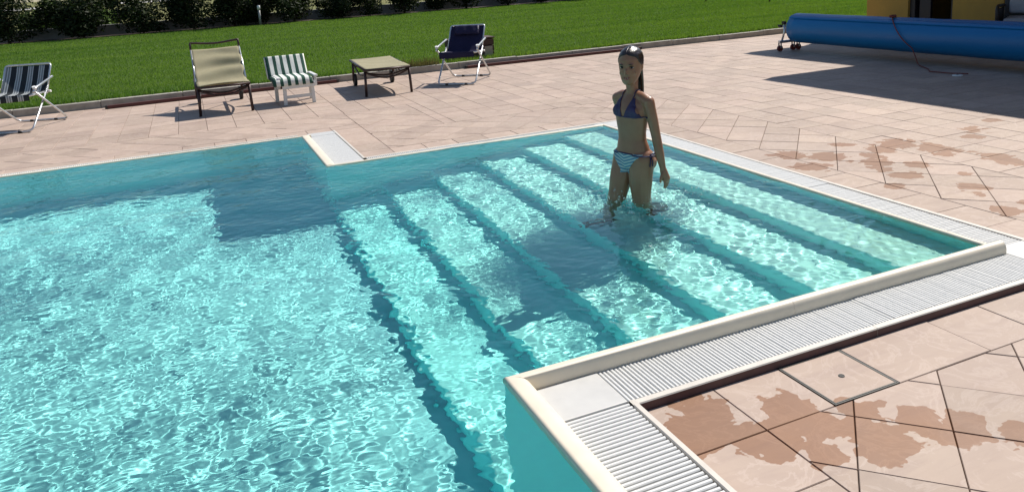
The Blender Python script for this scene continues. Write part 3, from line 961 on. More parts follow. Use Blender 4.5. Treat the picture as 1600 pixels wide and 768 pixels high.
# lamp post in the hedge
M_WHITE = simple('white_paint', (0.72, 0.72, 0.70), 0.45, 0, 0.06, 12)
lamp = tag(empty('garden_lamp', (1.66, 27.05, LZ)), 'small pale lamp post standing among the dark shrubs', 'garden lamp')
tube('post', [(0, 0, 0), (0, 0, .56)], 0.042, simple('lamp_grey', (0.30, 0.30, 0.29), .5, .3), lamp, 12)
tube('lamp_head', [(0, 0, .562), (0, 0, .70), (0, 0, .715)], [0.055, 0.055, .03], M_WHITE, lamp, 14)
# two thin stakes on the lawn near the top edge
for x, y, lab in ((15.2, 18.9, 'thin dark stake on the lawn at the top edge, left one of two'), (15.5, 16.2, 'thin dark stake on the lawn at the top edge, nearer the yellow building')):
    st = tag(empty('garden_stake', (x, y, LZ)), lab, 'stake', 'stakes on the lawn')
    tube('stake', [(0, 0, -.02), (0.01, 0, 1.1)], [.022, .018], M_BARK, st, 8)
    tube('stake_tip', [(0.01, 0, 1.1), (.01, 0, 1.16)], [.018, .004], M_BARK, st, 8)

# red brown poles lying along the kerb
M_REDWOOD = simple('red_brown_wood', (0.085, 0.022, 0.018), 0.6, 0, 0.3, 8, 0.3, stretch=(1, 12, 12))
for (xa, ya, xb, yb, lab) in ((-1.92, 8.85, 1.10, 8.99, 'long dark red pole lying along the kerb behind the beige lounger'), (3.10, 8.97, 6.3, 8.985, 'long dark red pole lying along the kerb right of the navy chair')):
    d = Vector((xb - xa, yb - ya, 0)); n = d.normalized()
    root = tag(empty('wooden_pole', ((xa + xb) / 2, (ya + yb) / 2, 0), math.atan2(d.y, d.x)), lab, 'pole', 'poles lying along the kerb')
    L = d.length
    bm = bmesh.new(); add_box(bm, -L / 2, L / 2, -.024, .024, .001, .046, .006); obj('pole', bm, M_REDWOOD, root)
    for s in (-1, 1):
        bm = bmesh.new(); add_box(bm, s * L / 2 - .02, s * L / 2 + .012, -.027, .027, .0008, .05, .006); obj('end_cap', bm, M_DARK, root)

# planter box on the grass behind the navy chair
M_BROWN = simple('dark_brown_wood', (0.060, 0.030, 0.022), 0.7, 0, 0.25, 9, 0.3, stretch=(1, 8, 8))
pb = tag(empty('wooden_box', (3.38, 9.55, LZ - .01)), 'low dark brown wooden box on the grass behind the navy chair', 'box')
for k in range(3):
    for (x0, x1, y0, y1) in ((-.37, .37, -.16, -.14), (-.37, .37, .14, .16)):
        bm = bmesh.new(); add_box(bm, x0, x1, y0, y1, .01 + k * .105, .108 + k * .105, .004); obj('plank', bm, M_BROWN, pb)
    for x0 in (-.368, .35):
        bm = bmesh.new(); add_box(bm, x0, x0 + .018, -.139, .139, .01 + k * .105, .108 + k * .105, .004); obj('plank', bm, M_BROWN, pb)
bm = bmesh.new(); add_box(bm, -.385, .385, -.175, .175, .326, .35, .005); obj('lid', bm, M_BROWN, pb)
bm = bmesh.new(); add_box(bm, .20, .34, -.168, -.161, .05, .2, .003); obj('paper_tag', bm, simple('faded_card', (.36, .30, .24), .8), pb)
# ------------------------------------------------------------------ poolside building and its roof
M_YEL = simple('yellow_render', (0.46, 0.27, 0.055), 0.85, 0, 0.1, 3, 0.25)
M_MAUVE = simple('mauve_plaster', (0.24, 0.17, 0.18), 0.85, 0, 0.08, 3)
M_ROOFW = simple('roof_render', (0.55, 0.50, 0.42), 0.8, 0, 0.08, 3)
M_FLOORR = simple('terracotta_floor', (0.16, 0.05, 0.03), 0.6, 0, 0.2, 6)
M_DOORF = simple('dark_door_frame', (0.020, 0.015, 0.020), 0.45, 0, 0.2, 6)
bld = tag(empty('pool_house', (11, 6, 0)), 'yellow rendered pool house in deep shade behind the blue cover roll', 'building')
def bpart(name, x0, x1, y0, y1, z0, z1, m, bev=0.0, par=None):
    return box(name, x0 - 11, x1 - 11, y0 - 6, y1 - 6, z0, z1, m, par or bld, bev)
FX = 11.0
bpart('wall', FX, FX + .3, 7.60, 8.50, -.02, 3.46, M_YEL, .006)
bpart('wall', FX, FX + .3, 5.86, 6.74, -.02, 3.46, M_YEL, .006)
bpart('wall', FX, FX + .3, -4.0, 2.9, -.02, 3.46, M_YEL, .006)
bpart('wall', FX + .301, 18, 8.30, 8.498, -.02, 3.46, M_YEL)
bpart('lintel', FX + .002, FX + .298, 6.741, 7.599, 2.15, 3.459, M_YEL)
bpart('lintel', FX + .002, FX + .298, 2.901, 5.859, 2.25, 3.459, M_YEL)
bpart('inner_wall', 13.6, 13.75, -4, 8.299, -.02, 3.45, M_MAUVE)
bpart('inner_wall', FX + .301, 13.599, 5.90, 6.02, -.02, 3.45, M_MAUVE)
bpart('floor', FX + .02, 13.599, -3.98, 8.298, -.015, .035, M_FLOORR)
df = bpart('door_frame', FX + .05, FX + .2, 7.50, 7.598, .036, 2.149, M_DOORF)
bpart('door_frame', FX + .05, FX + .2, 6.742, 6.80, .036, 2.149, M_DOORF)
# glazed door leaf standing ajar beside its frame
dl = bpart('door', FX + .09, FX + .14, 7.22, 7.44, .04, 2.12, M_DOORF, .004)
bpart('door_handle', FX + .045, FX + .089, 7.25, 7.27, 1.0, 1.12, M_STEEL, .003, par=None)
# flat roof reaching far over the terrace, with the step that its shadow shows
RT = 3.70
def roof_poly(z0, z1, pts, name, m):
    bm = bmesh.new()
    A = [bm.verts.new((x - 11, y - 6, z0)) for x, y in pts]; B = [bm.verts.new((x - 11, y - 6, z1)) for x, y in pts]
    bm.faces.new(A[::-1]); bm.faces.new(B)
    n = len(pts)
    for i in range(n): bm.faces.new((A[i], A[(i + 1) % n], B[(i + 1) % n], B[i]))
    return obj(name, bm, m, bld)
RP = [(8.34, -5), (18.2, -5), (18.2, 8.47), (9.90, 8.47), (9.90, 6.26), (8.34, 6.26)]
roof_poly(3.462, RT, RP, 'roof', M_ROOFW)
def ring(d): return [(8.34 - d, -5 - d), (18.2 + d, -5 - d), (18.2 + d, 8.47 + d), (9.90 - d, 8.47 + d), (9.90 - d, 6.26 + d), (8.34 - d, 6.26 + d)]
roof_poly(RT + .001, RT + .03, ring(.02), 'roof_edge', simple('roof_metal', (.2, .13, .1), .5, .3))

# ------------------------------------------------------------------ rolled-up blue pool cover on its reel
def cover_mat():
    t = NT('blue_cover')
    p = t.objc()
    n1 = t.noise(2.0, 4, .6, t.scalev(p, (1, .25, 1))); n2 = t.noise(26, 3, .6, p)
    c = t.mix(t.maprange(n1, .3, .7), (0.003, 0.13, 0.34, 1), (0.005, 0.165, 0.42, 1))
    t.bump(t.math('ADD', t.math('MULTIPLY', n1, 2.0), t.math('MULTIPLY', n2, .25)), .35, .02)
    return t.fin(c, 0.42, 0, 0.4)
M_COVER = cover_mat()
M_ALU = simple('aluminium', (0.62, 0.63, 0.64), 0.32, 0.85, 0.08, 30)
M_RUB = simple('black_rubber', (0.022, 0.021, 0.022), 0.6, 0, 0.2, 20)
M_CAST = simple('red_caster', (0.13, 0.018, 0.015), 0.45, 0, 0.15, 10)
RX, RR, RZ = 7.72, 0.222, 0.345
RY0, RY1 = -1.2, 6.82
reel = tag(empty('cover_reel', (RX, RY1, 0)), 'long bright blue pool cover rolled up on a wheeled reel by the pool house', 'pool cover')
L = RY1 - RY0
bm = bmesh.new()
# spiral roll: the outer lap ends in a flap along the top
seg, ny = 40, 60
for wrap in range(1):
    prof = []
    a0 = rad(118)
    for k in range(seg + 1):
        a = a0 - 2 * math.pi * k / seg
        rr = RR * (1.0 - 0.03 * k / seg)
        prof.append((rr * math.cos(a), rr * math.sin(a) ))
    flap = [(prof[0][0] - .012, prof[0][1] + .004), (prof[0][0] - .055, prof[0][1] - .030), (prof[0][0] - .058, prof[0][1] - .036), (prof[0][0] - .05, prof[0][1] - .030)]
    prof = flap[1:3][::-1] + [flap[0]] + prof
rows = []
for j in range(ny + 1):
    y = -L * j / ny
    wv = 1 + .006 * math.sin(j * .9) + .005 * math.sin(j * 2.3 + 1)
    sag = -.012 * math.sin(math.pi * j / ny)
    rows.append([bm.verts.new((x * wv, y, RZ + z * wv + sag)) for x, z in prof])
for A, B in zip(rows, rows[1:]):
    for k in range(len(prof) - 1):
        bm.faces.new((A[k], A[k + 1], B[k + 1], B[k])).smooth = True
# closed ends with the rolled laps
for s, R0 in ((0, rows[0]), (1, rows[-1])):
    c = bm.verts.new((0, 0 if s == 0 else -L, RZ))
    for k in range(3, len(prof) - 1): bm.faces.new((R0[k], c, R0[k + 1]) if s else (R0[k + 1], c, R0[k]))
bmesh.ops.recalc_face_normals(bm, faces=bm.faces)
obj('rolled_cover', bm, M_COVER, reel)
for q in (.19, .15, .11):
    tube('rolled_lap', [Vector((q * math.cos(a), .003 + (.2 - q) * .1, RZ + q * math.sin(a))) for a in [2 * math.pi * k / 28 for k in range(29)]], .006, M_COVER, reel, 6)
tube('axle', [(0, .001, RZ), (0, .16, RZ)], .042, M_ALU, reel, 16)
for s, yy in ((1, .10), (-1, -L - .1)):
    leg = tube('stand', [(0, yy, RZ + .02), (-.015, yy, .17)], .022, M_ALU, reel, 10)
    tube('stand_brace', [(.12, yy, .16), (0.0, yy + .0, RZ - .03)], .013, M_ALU, reel, 8)
    tube('upright', [(-.20, yy, .165), (-.155, yy, .30), (-.15, yy, .43)], .016, M_ALU, reel, 10)
    tube('upright_arm', [(-.15, yy, .42), (0, yy, RZ + .05)], .012, M_ALU, reel, 8)
    tube('clamp_knob', [(-.19, yy, .43), (-.14, yy, .43)], .026, M_RUB, reel, 12)
    foot = box('foot_bar', -.26, .16, yy - .022, yy + .022, .125, .165, M_ALU, reel, .005)
    for xx in (-.24, .02, .12):
        w_ = tube('caster', [(xx, yy - .018, .045), (xx, yy + .018, .045)], .045, M_CAST, reel, 18)
        box('caster_fork', xx - .012, xx + .012, yy - .028, yy - .021, .05, .126, M_ALU, reel)
        box('caster_fork', xx - .012, xx + .012, yy + .021, yy + .028, .05, .126, M_ALU, reel)
tube('crank', arc_pts([(0, .16, RZ), (0, .185, RZ), (-.13, .185, RZ + .03)], .01, 3), .011, M_ALU, reel, 8)
tube('crank_knob', [(-.13, .18, RZ + .03), (-.13, .25, RZ + .03)], .022, M_RUB, reel, 12)

# tie rope round the roll
M_ROPE = simple('red_brown_rope', (0.16, 0.035, 0.025), 0.75, 0, 0.3, 60, .4)
rope = tag(empty('tie_rope', (RX, 5.05, 0)), 'red brown rope tied round the blue roll with its end trailing on the terrace', 'rope')
q = RR + .012
bm = bmesh.new()
for k in range(3):
    add_tube(bm, [(-.05 + .022 * math.cos(a) - .02 * k, .02 * math.sin(a) - .01, RZ + q * .985 + .012 * math.cos(2 * a)) for a in [rad(36 * j) for j in range(11)]], .011, 6)
obj('knot', bm, M_ROPE, rope)
pts = [(-.09, -.02, RZ + q * .93)]
for k in range(1, 12):
    a = rad(112 + 9.5 * k); pts.append((q * math.cos(a) - .006, -.02 - .036 * k, RZ - .006 + q * math.sin(a)))
pts += [(-.23, -.5, .10), (-.26, -.56, .02), (-.34, -.66, .011), (-.5, -.9, .011), (-.66, -1.05, .011), (-.64, -1.3, .011), (-.55, -1.45, .011)]
tube('trailing_end', arc_pts(pts, .03, 2), .0065, M_ROPE, rope, 7)
# flat drain cap on the shaded tiles
cap = tag(empty('drain_cap', (7.02, 3.62, .001)), 'small pale round drain cap on the shaded tiles in front of the blue roll', 'drain cap')
bm = bmesh.new(); bmesh.ops.create_cone(bm, cap_ends=True, segments=24, radius1=.055, radius2=.05, depth=.012); bmesh.ops.translate(bm, vec=(0, 0, .007), verts=bm.verts); obj('cap', bm, M_PLAST, cap)
bm = bmesh.new(); bmesh.ops.create_cone(bm, cap_ends=True, segments=12, radius1=.012, radius2=.012, depth=.004); bmesh.ops.translate(bm, vec=(0, 0, .0145), verts=bm.verts); obj('screw', bm, M_STEEL, cap)

# ------------------------------------------------------------------ wicker armchair in the shade
M_WICK = simple('dark_wicker', (0.030, 0.022, 0.020), 0.5, 0, 0.35, 45, 0.6)
M_GCUSH = simple('grey_cushion', (0.33, 0.33, 0.36), 0.9, 0, 0.1, 30, 0.2)
ac = tag(empty('wicker_armchair', (10.3, 5.02, 0.0), rad(-62)), 'dark wicker armchair with grey cushions in the shade of the pool house', 'armchair')
def box2(name, par, m, x0, x1, y0, y1, z0, z1, bev=0.01, M=None): return box(name, x0, x1, y0, y1, z0, z1, m, par, bev, M)
box2('seat_frame', ac, M_WICK, -.33, .33, -.32, .30, .18, .25, .015)
box2('seat_cushion', ac, M_GCUSH, -.27, .27, -.31, .24, .252, .37, .035)
Mb = Matrix.Translation((0, .30, .24)) @ Matrix.Rotation(rad(-14), 4, 'X')
box2('backrest', ac, M_WICK, -.33, .33, -.03, .03, 0, .66, .02, Mb)
box2('back_cushion', ac, M_GCUSH, -.26, .26, -.13, -.032, .14, .60, .035, Mb)
for s in (-1, 1):
    tube('armrest', arc_pts([(s * .335, .32, .52), (s * .345, -.2, .545), (s * .345, -.31, .50), (s * .335, -.30, .22)], .06, 4), .024, M_WICK, ac, 8)
    box2('side_panel', ac, M_WICK, s * .335 - .012, s * .335 + .012, -.27, .29, .2, .5, .006)
    for yy in (-.28, .27): tube('leg', [(s * .30, yy, .2), (s * .31, yy, .0)], [.024, .018], M_WICK, ac, 8)
# ------------------------------------------------------------------ terrace furniture
def stripe_mat(name, stops, period, x0=0.0, rough=0.85, wrink=0.2):
    """stripes across local X; stops = [(fraction, colour)] constant ramp over one period"""
    t = NT(name)
    oc = t.objc()
    sx = t.n('ShaderNodeSeparateXYZ'); t.set(sx.inputs[0], oc)
    f = t.math('FRACT', t.math('ADD', t.math('DIVIDE', t.math('ADD', sx.outputs[0], 10 * period - x0), period), t.math('MULTIPLY', t.math('SUBTRACT', t.noise(6, 2, .5, oc), .5), .05)))
    c = t.ramp(f, stops, 'CONSTANT')
    n = t.noise(160, 3, .6, oc)
    c = t.mix(t.maprange(n, .3, .7, 0, .18), c, (0.25, 0.25, 0.25, 1), 'MULTIPLY')
    t.bump(t.math('ADD', n, t.math('MULTIPLY', t.noise(7, 3, .5, oc), 3.0)), wrink, .006)
    return t.fin(c, rough, 0, .2)
def sling_mat(name, a, b):
    t = NT(name)
    oc = t.objc()
    n1 = t.noise(5, 4, .6, oc); n2 = t.noise(170, 3, .6, oc)
    c = t.mix(t.maprange(n1, .3, .7), a, b)
    c = t.mix(t.maprange(n2, .35, .7, 0, .25), c, tuple(q * .6 for q in a[:3]) + (1,))
    tr = t.n('ShaderNodeBsdfTranslucent'); t.set(tr.inputs[0], c)
    mx = t.n('ShaderNodeMixShader'); mx.inputs[0].default_value = .25
    t.bump(n2, .2, .003)
    t.fin(c, .8, 0, .25)
    t.t.links.new(t.b.outputs[0], mx.inputs[1]); t.t.links.new(tr.outputs[0], mx.inputs[2]); t.t.links.new(mx.outputs[0], t.out.inputs['Surface'])
    return t.m
M_BEIGE = sling_mat('beige_sling', (0.36, 0.33, 0.21, 1), (0.45, 0.41, 0.27, 1))
M_NAVY = sling_mat('navy_sling', (0.022, 0.020, 0.060, 1), (0.034, 0.030, 0.082, 1))
M_BRON = simple('brown_metal', (0.050, 0.028, 0.026), 0.42, 0.35, 0.15, 20)
M_WPLA = simple('white_plastic', (0.66, 0.66, 0.64), 0.45, 0, 0.05, 10)
GRN, WHT = (0.030, 0.085, 0.062, 1), (0.74, 0.75, 0.70, 1)
M_GSTR = stripe_mat('green_stripes', [(0.0, GRN), (0.46, WHT)], 0.103, -0.285)
NV, GY, LG = (0.026, 0.032, 0.038, 1), (0.20, 0.22, 0.23, 1), (0.50, 0.53, 0.54, 1)
M_NSTR = stripe_mat('navy_stripes', [(0.0, NV), (0.42, LG), (0.50, GY), (0.62, LG), (0.70, GY), (0.84, LG), (0.92, NV)], 0.125, -0.30)

def cloth(name, rows, mat, parent, thick=0.006, wr=None, seed=0):
    """rows: list of (left point, right point, sag) going along the sling; subdivided grid with sag and wrinkles"""
    rr = np.random.default_rng(seed)
    nx = 18
    bm = bmesh.new()
    G = []
    P = []
    for (a, b, s), (a2, b2, s2) in zip(rows, rows[1:]):
        a, b, a2, b2 = map(Vector, (a, b, a2, b2))
        n = max(2, int((a2 - a).length / .022))
        for k in range(n): P.append((a.lerp(a2, k / n), b.lerp(b2, k / n), s + (s2 - s) * k / n))
    P.append((Vector(rows[-1][0]), Vector(rows[-1][1]), rows[-1][2]))
    for j, (a, b, s) in enumerate(P):
        nxt = P[min(j + 1, len(P) - 1)][0] - P[max(j - 1, 0)][0]
        nrm = (b - a).cross(nxt).normalized()
        row = []
        for i in range(nx + 1):
            u = i / nx
            d = -s * 4 * u * (1 - u)
            if wr: d += wr * math.sin(j * .62 + 1.4 * math.sin(u * 3 + j * .09)) * (.4 + .6 * math.sin(math.pi * u)) * (1 + .5 * math.sin(j * .21 + 2))
            row.append(bm.verts.new(a.lerp(b, u) + nrm * d))
        G.append(row)
    for A, B in zip(G, G[1:]):
        for i in range(nx): bm.faces.new((A[i], A[i + 1], B[i + 1], B[i])).smooth = True
    bmesh.ops.recalc_face_normals(bm, faces=bm.faces)
    o = obj(name, bm, mat, parent)
    m = o.modifiers.new('thickness', 'SOLIDIFY'); m.thickness = thick; m.offset = 0
    return o

def lounger(loc, rz, label, back=None, wheels=True):
    root = tag(empty('sun_lounger', loc, rz), label, 'sun lounger', 'beige sling sun loungers')
    W = .285; Z = .335
    hinge = .40
    L = 1.34
    # side rails
    for s in (-1, 1):
        if back is None:
            tube('side_rail', arc_pts([(s * W, 0, Z), (s * W, L, Z + .01)], .02), .016, M_BRON, root)
        else:
            tube('side_rail', [(s * W, 0, Z), (s * W, L - .12, Z - .02)], .016, M_BRON, root)
        # curved under-rail
        tube('under_rail', [(s * (W - .01), .06 + .95 * k / 12, Z - .035 - .075 * math.sin(math.pi * k / 12)) for k in range(13)], .012, M_BRON, root, 8)
        tube('leg', [(s * (W - .005), .05, Z - .01), (s * (W + .005), .035, 0)], .017, M_BRON, root)
        tube('leg', [(s * (W - .005), 1.12, Z - .02), (s * (W - .005), 1.19, .07)], .017, M_BRON, root)
        wh = tube('wheel', [(s * (W - .005) - s * .02 - .02, 1.20, .085), (s * (W - .005) - s * .02 + .022, 1.20, .085)], .085, M_RUB, root, 22)
        tube('hub', [(s * (W - .005) - s * .02 - .028, 1.20, .085), (s * (W - .005) - s * .02 + .03, 1.20, .085)], .028, M_BRON, wh, 12)
    # front bars: a straight one and two bows that sag beneath it
    tube('front_bar', [(-W, 0, Z), (W, 0, Z)], .014, M_BRON, root)
    for dz, y in ((.085, .045), (.060, .12)):
        tube('bow', [(-W + 2 * W * k / 14, y, Z - .03 - dz * math.sin(math.pi * k / 14)) for k in range(15)], .011, M_BRON, root, 8)
    tube('rear_bar', [(-W, 1.12, Z - .06), (W, 1.12, Z - .06)], .013, M_BRON, root)
    if back is None:
        tube('end_bar', [(-W, L, Z + .01), (W, L, Z + .01)], .014, M_BRON, root)
        cloth('sling', [((-W, .0, Z + .016), (W, .0, Z + .016), .003), ((-W, .66, Z + .014), (W, .66, Z + .014), .012), ((-W, L, Z + .022), (W, L, Z + .022), .004)], M_BEIGE, root, .008, .0015)
    else:
        b = rad(back); d = Vector((0, math.cos(b), math.sin(b)))
        h0 = Vector((0, hinge, Z + .03)); top = h0 + d * .665
        # back frame: side tubes, with the dark top bow sagging a little in the middle
        fr = bmesh.new()
        for s in (-1, 1):
            add_tube(fr, [h0 + Vector((s * W, 0, 0)), h0 + d * .65 + Vector((s * (W + .0), 0, 0))], .0100, 10)
        obj('back_frame', fr, M_ALU, root)
        pts = [h0 + d * .60 + Vector((-W, 0, 0))] + [top + Vector((x * W, .0, .045 - .030 * (1 - abs(x)) )) for x in (-1, -.9, -.6, -.2, .2, .6, .9, 1)] + [h0 + d * .60 + Vector((W, 0, 0))]
        tube('top_bow', arc_pts(pts, .03, 4), .013, M_BRON, root)
        tube('prop', [h0 + d * .45 + Vector((-W, 0, 0)), (-W, 1.0, Z - .03)], .010, M_BRON, root, 8)
        tube('prop', [h0 + d * .45 + Vector((W, 0, 0)), (W, 1.0, Z - .03)], .010, M_BRON, root, 8)
        cloth('sling', [((-W, .0, Z + .016), (W, .0, Z + .016), .004), ((-W, hinge - .06, Z + .02), (W, hinge - .06, Z + .02), .01), (tuple(h0 + Vector((-W, 0, .0))), tuple(h0 + Vector((W, 0, 0))), .01),
                       (tuple(h0 + d * .32 + Vector((-W, -.006, 0))), tuple(h0 + d * .32 + Vector((W, -.006, 0))), .022), (tuple(h0 + d * .60 + Vector((-W, 0, 0))), tuple(h0 + d * .60 + Vector((W, 0, 0))), .01)], M_BEIGE, root, .008, .017, 3)
    return root
lounger((-.525, 7.20, 0), rad(1), 'beige sling sun lounger with its wrinkled backrest raised, left of the green striped chair', back=36)
lounger((1.425, 7.20, 0), rad(-3.5), 'beige sling sun lounger folded flat like a low table')

# --- white plastic reclining chair with a green striped cushion
pc = tag(empty('garden_chair', (.33, 7.30, 0), rad(2)), 'low white plastic chair with a green and white striped cushion', 'garden chair')
for s in (-1, 1):
    M = Matrix.Translation((s * .205, .03, 0)) @ Matrix.Rotation(rad(-s * 2), 4, 'Y')
    box('leg', -.024, .024, -.022, .022, 0, .262, M_WPLA, pc, .006, M)
    M = Matrix.Translation((s * .255, .46, 0)) @ Matrix.Rotation(rad(7), 4, 'X')
    box('leg', -.024, .024, -.03, .03, 0, .30, M_WPLA, pc, .006, M)
    arm = box('armrest', s * .262 - .028, s * .262 + .028, .02, .50, .335, .365, M_WPLA, pc, .010)
    M = Matrix.Translation((s * .264, .10, .0)) @ Matrix.Rotation(rad(-6), 4, 'X')
    box('arm_post', -.020, .020, -.035, .035, .21, .336, M_WPLA, pc, .006, M)
box('stretcher', -.185, .185, .022, .042, .085, .125, M_WPLA, pc, .005)
for k in range(7):
    box('seat_slat', -.24, .24, .0 + k * .07, .058 + k * .07, .262, .284, M_WPLA, pc, .005)
box('front_rail', -.235, .235, -.016, -.001, .215, .28, M_WPLA, pc, .005)
Mb = Matrix.Translation((0, .50, .27)) @ Matrix.Rotation(rad(-34), 4, 'X')
for k in range(6):
    box('back_slat', -.235 + k * .08, -.17 + k * .08, .012, .03, .0, .26, M_WPLA, pc, .005, Mb)
box('back_rail', -.24, .24, .008, .034, .262, .30, M_WPLA, pc, .008, Mb)
def pad(name, M, w, l, t, mat, parent, puff=.018, droop=0.0):
    """a quilted pad lying in XY (y from 0 to l), softly rounded"""
    nx, ny = 22, 16
    bm = bmesh.new()
    top, bot = [], []
    for j in range(ny + 1):
        rt, rb = [], []
        for i in range(nx + 1):
            u, v = i / nx, j / ny
            x, y = (u - .5) * w, v * l
            e = min(1, min(u, 1 - u) * w / .035, ) ; e2 = min(1, min(v, 1 - v) * l / .035)
            q = math.sqrt(max(0, 1 - (1 - e) ** 2)) * math.sqrt(max(0, 1 - (1 - e2) ** 2))
            wob = .004 * math.sin(u * 17) * math.sin(v * 5 + u)
            dr = -droop * max(0, .18 - v) ** 2 * 30
            rt.append(bm.verts.new(M @ Vector((x, y, t * .5 + (t * .5 + puff * math.sin(math.pi * u) * .5) * q + wob * q + dr))))
            rb.append(bm.verts.new(M @ Vector((x, y, t * .5 - t * .5 * q + dr))))
        top.append(rt); bot.append(rb)
    for j in range(ny):
        for i in range(nx):
            bm.faces.new((top[j][i], top[j][i + 1], top[j + 1][i + 1], top[j + 1][i])); bm.faces.new((bot[j][i], bot[j + 1][i], bot[j + 1][i + 1], bot[j][i + 1]))
    bmesh.ops.remove_doubles(bm, verts=bm.verts, dist=.0008)
    for f in bm.faces: f.smooth = True
    bmesh.ops.recalc_face_normals(bm, faces=bm.faces)
    return obj(name, bm, mat, parent)
cu = tag(empty('striped_cushion', (.27, 7.30, .0), rad(1)), 'thick cushion with green and white stripes draped over the white plastic chair', 'cushion')
cu.scale = (.84, .92, .92); pc.scale = (.84, .92, .94)
pad('seat_pad', Matrix.Translation((0, -.035, .286)), .57, .55, .075, M_GSTR, cu, .02, .06)
pad('back_pad', Matrix.Translation((0, .485, .30)) @ Matrix.Rotation(rad(54), 4, 'X'), .60, .36, .065, M_GSTR, cu)

# --- folding chairs on bent aluminium tube
def folding_chair(loc, rz, label, mat, W, back, front, seatz, topz, group=None, pillow=None, rough_arm=True, arms_cloth=None):
    root = tag(empty('folding_chair', loc, rz), label, 'folding chair', 'folding chairs with aluminium frames')
    # back-to-front U: runs from the top of the back down to a bar on the ground in front
    top_y, crease_y, crease_z = back
    fy, fz = front
    for_bar = fy - .10
    slope = lambda a, b, t: Vector(a).lerp(Vector(b), t)
    # back posts
    tube('back_frame', arc_pts([(-W, crease_y, crease_z - .02), (-W, top_y, topz), (W, top_y, topz), (W, crease_y, crease_z - .02)], .035, 5), .0115, M_ALU, root, 9)
    tube('seat_frame', arc_pts([(-W, crease_y, crease_z), (-W, fy, fz), (W, fy, fz), (W, crease_y, crease_z)], .04, 5), .0115, M_ALU, root, 9)
    tube('front_legs', arc_pts([(-W - .014, crease_y + .02, crease_z + .06), (-W - .014, for_bar, .014), (W + .014, for_bar, .014), (W + .014, crease_y + .02, crease_z + .06)], .07, 6), .0115, M_ALU, root, 9)
    tube('rear_legs', arc_pts([(-W - .035, fy + .05, fz + .03), (-W - .035, crease_y + .34, .014), (W + .035, crease_y + .34, .014), (W + .035, fy + .05, fz + .03)], .08, 6), .0115, M_ALU, root, 9)
    for s in (-1, 1):
        tube('armrest', arc_pts([(s * (W + .035), crease_y + .11, crease_z + .16), (s * (W + .04), fy + .06, fz + .075), (s * (W + .04), fy + .015, fz + .03)], .04, 4), .0135, M_ALU, root, 9)
        tube('arm_knob', [(s * (W + .04), fy + .05, fz + .055), (s * (W + .04), fy + .035, fz + .095)], [.017, .021], M_WHITE, root, 10)
        for yy, zz in ((for_bar, .012), (crease_y + .34, .012)):
            tube('rubber_foot', [(s * W * .55 - .02, yy, zz), (s * W * .55 + .02, yy, zz)], .0155, M_RUB, root, 9)
        tube('hinge', [(s * (W - .002), crease_y + .01, crease_z), (s * (W + .045), crease_y + .01, crease_z)], .014, M_WHITE, root, 10)
    w = W - .004
    cloth('sling', [((-w, fy, fz + .012), (w, fy, fz + .012), .008), ((-w, fy + (crease_y - fy) * .6, fz + (crease_z - fz) * .6), (w, fy + (crease_y - fy) * .6, fz + (crease_z - fz) * .6), .03),
                    ((-w, crease_y - .01, crease_z + .01), (w, crease_y - .01, crease_z + .01), .02), ((-w, crease_y + (top_y - crease_y) * .5, crease_z + (topz - crease_z) * .5), (w, crease_y + (top_y - crease_y) * .5, crease_z + (topz - crease_z) * .5), .02),
                    ((-w, top_y - .008, topz - .012), (w, top_y - .008, topz - .012), .004)], mat, root, .006, .002, 5)
    cloth('front_valance', [((-w, fy - .012, fz + .012), (w, fy - .012, fz + .012), .0), ((-w, fy - .012, fz - .075), (w, fy - .012, fz - .055), -.006)], mat, root, .005, .001, 7)
    return root
nav = folding_chair((2.62, 7.70, 0), rad(-35), 'folding armchair of navy cloth on shiny metal tube with a head pillow', M_NAVY, .245, (.34, .06, .40), (-.33, .42), .41, .735)
Mp = Matrix.Translation((-.01, .30, .60)) @ Matrix.Rotation(rad(50), 4, 'X')
hp = pad('head_pillow', Matrix.Translation((0, .235, .60)) @ Matrix.Rotation(rad(54), 4, 'X'), .36, .15, .05, M_NAVY, nav, .012)
box('pillow_label', .165, .172, .245, .33, .62, .73, simple('pale_label', (.5, .5, .55), .7), nav, 0)
folding_chair((-2.70, 7.98, 0), rad(-18), 'folding chair with navy, grey and white striped cloth at the left edge', M_NSTR, .255, (.30, .10, .395), (-.27, .40), .40, .70)

# weeds at the foot of the kerb behind the flat lounger
def weeds(n, x0, x1):
    r = np.random.default_rng(8)
    x = x0 + (x1 - x0) * r.random(n); y = 9.06 + .10 * r.random(n); h = .05 + .13 * r.random(n) ** 2
    a = r.random(n) * 6.28; ln = h * .5
    V = np.empty((n, 3, 3)); z = np.full(n, .09)
    V[:, 0] = np.stack([x - .005, y, z], -1); V[:, 1] = np.stack([x + .005, y, z], -1); V[:, 2] = np.stack([x + np.cos(a) * ln, y + np.sin(a) * ln, z + h], -1)
    return np_mesh('kerb_weeds', V.reshape(-1, 3), np.arange(3 * n).reshape(n, 3))
M_WEED = blade_mat('dry_weed', (0.10, 0.10, 0.04, 1), (0.18, 0.16, 0.07, 1), .35)
tag(obj('kerb_weeds', weeds(900, 1.7, 2.7), M_WEED), 'tuft of dry weeds on the kerb right of the flat lounger', 'grass', kind='stuff')
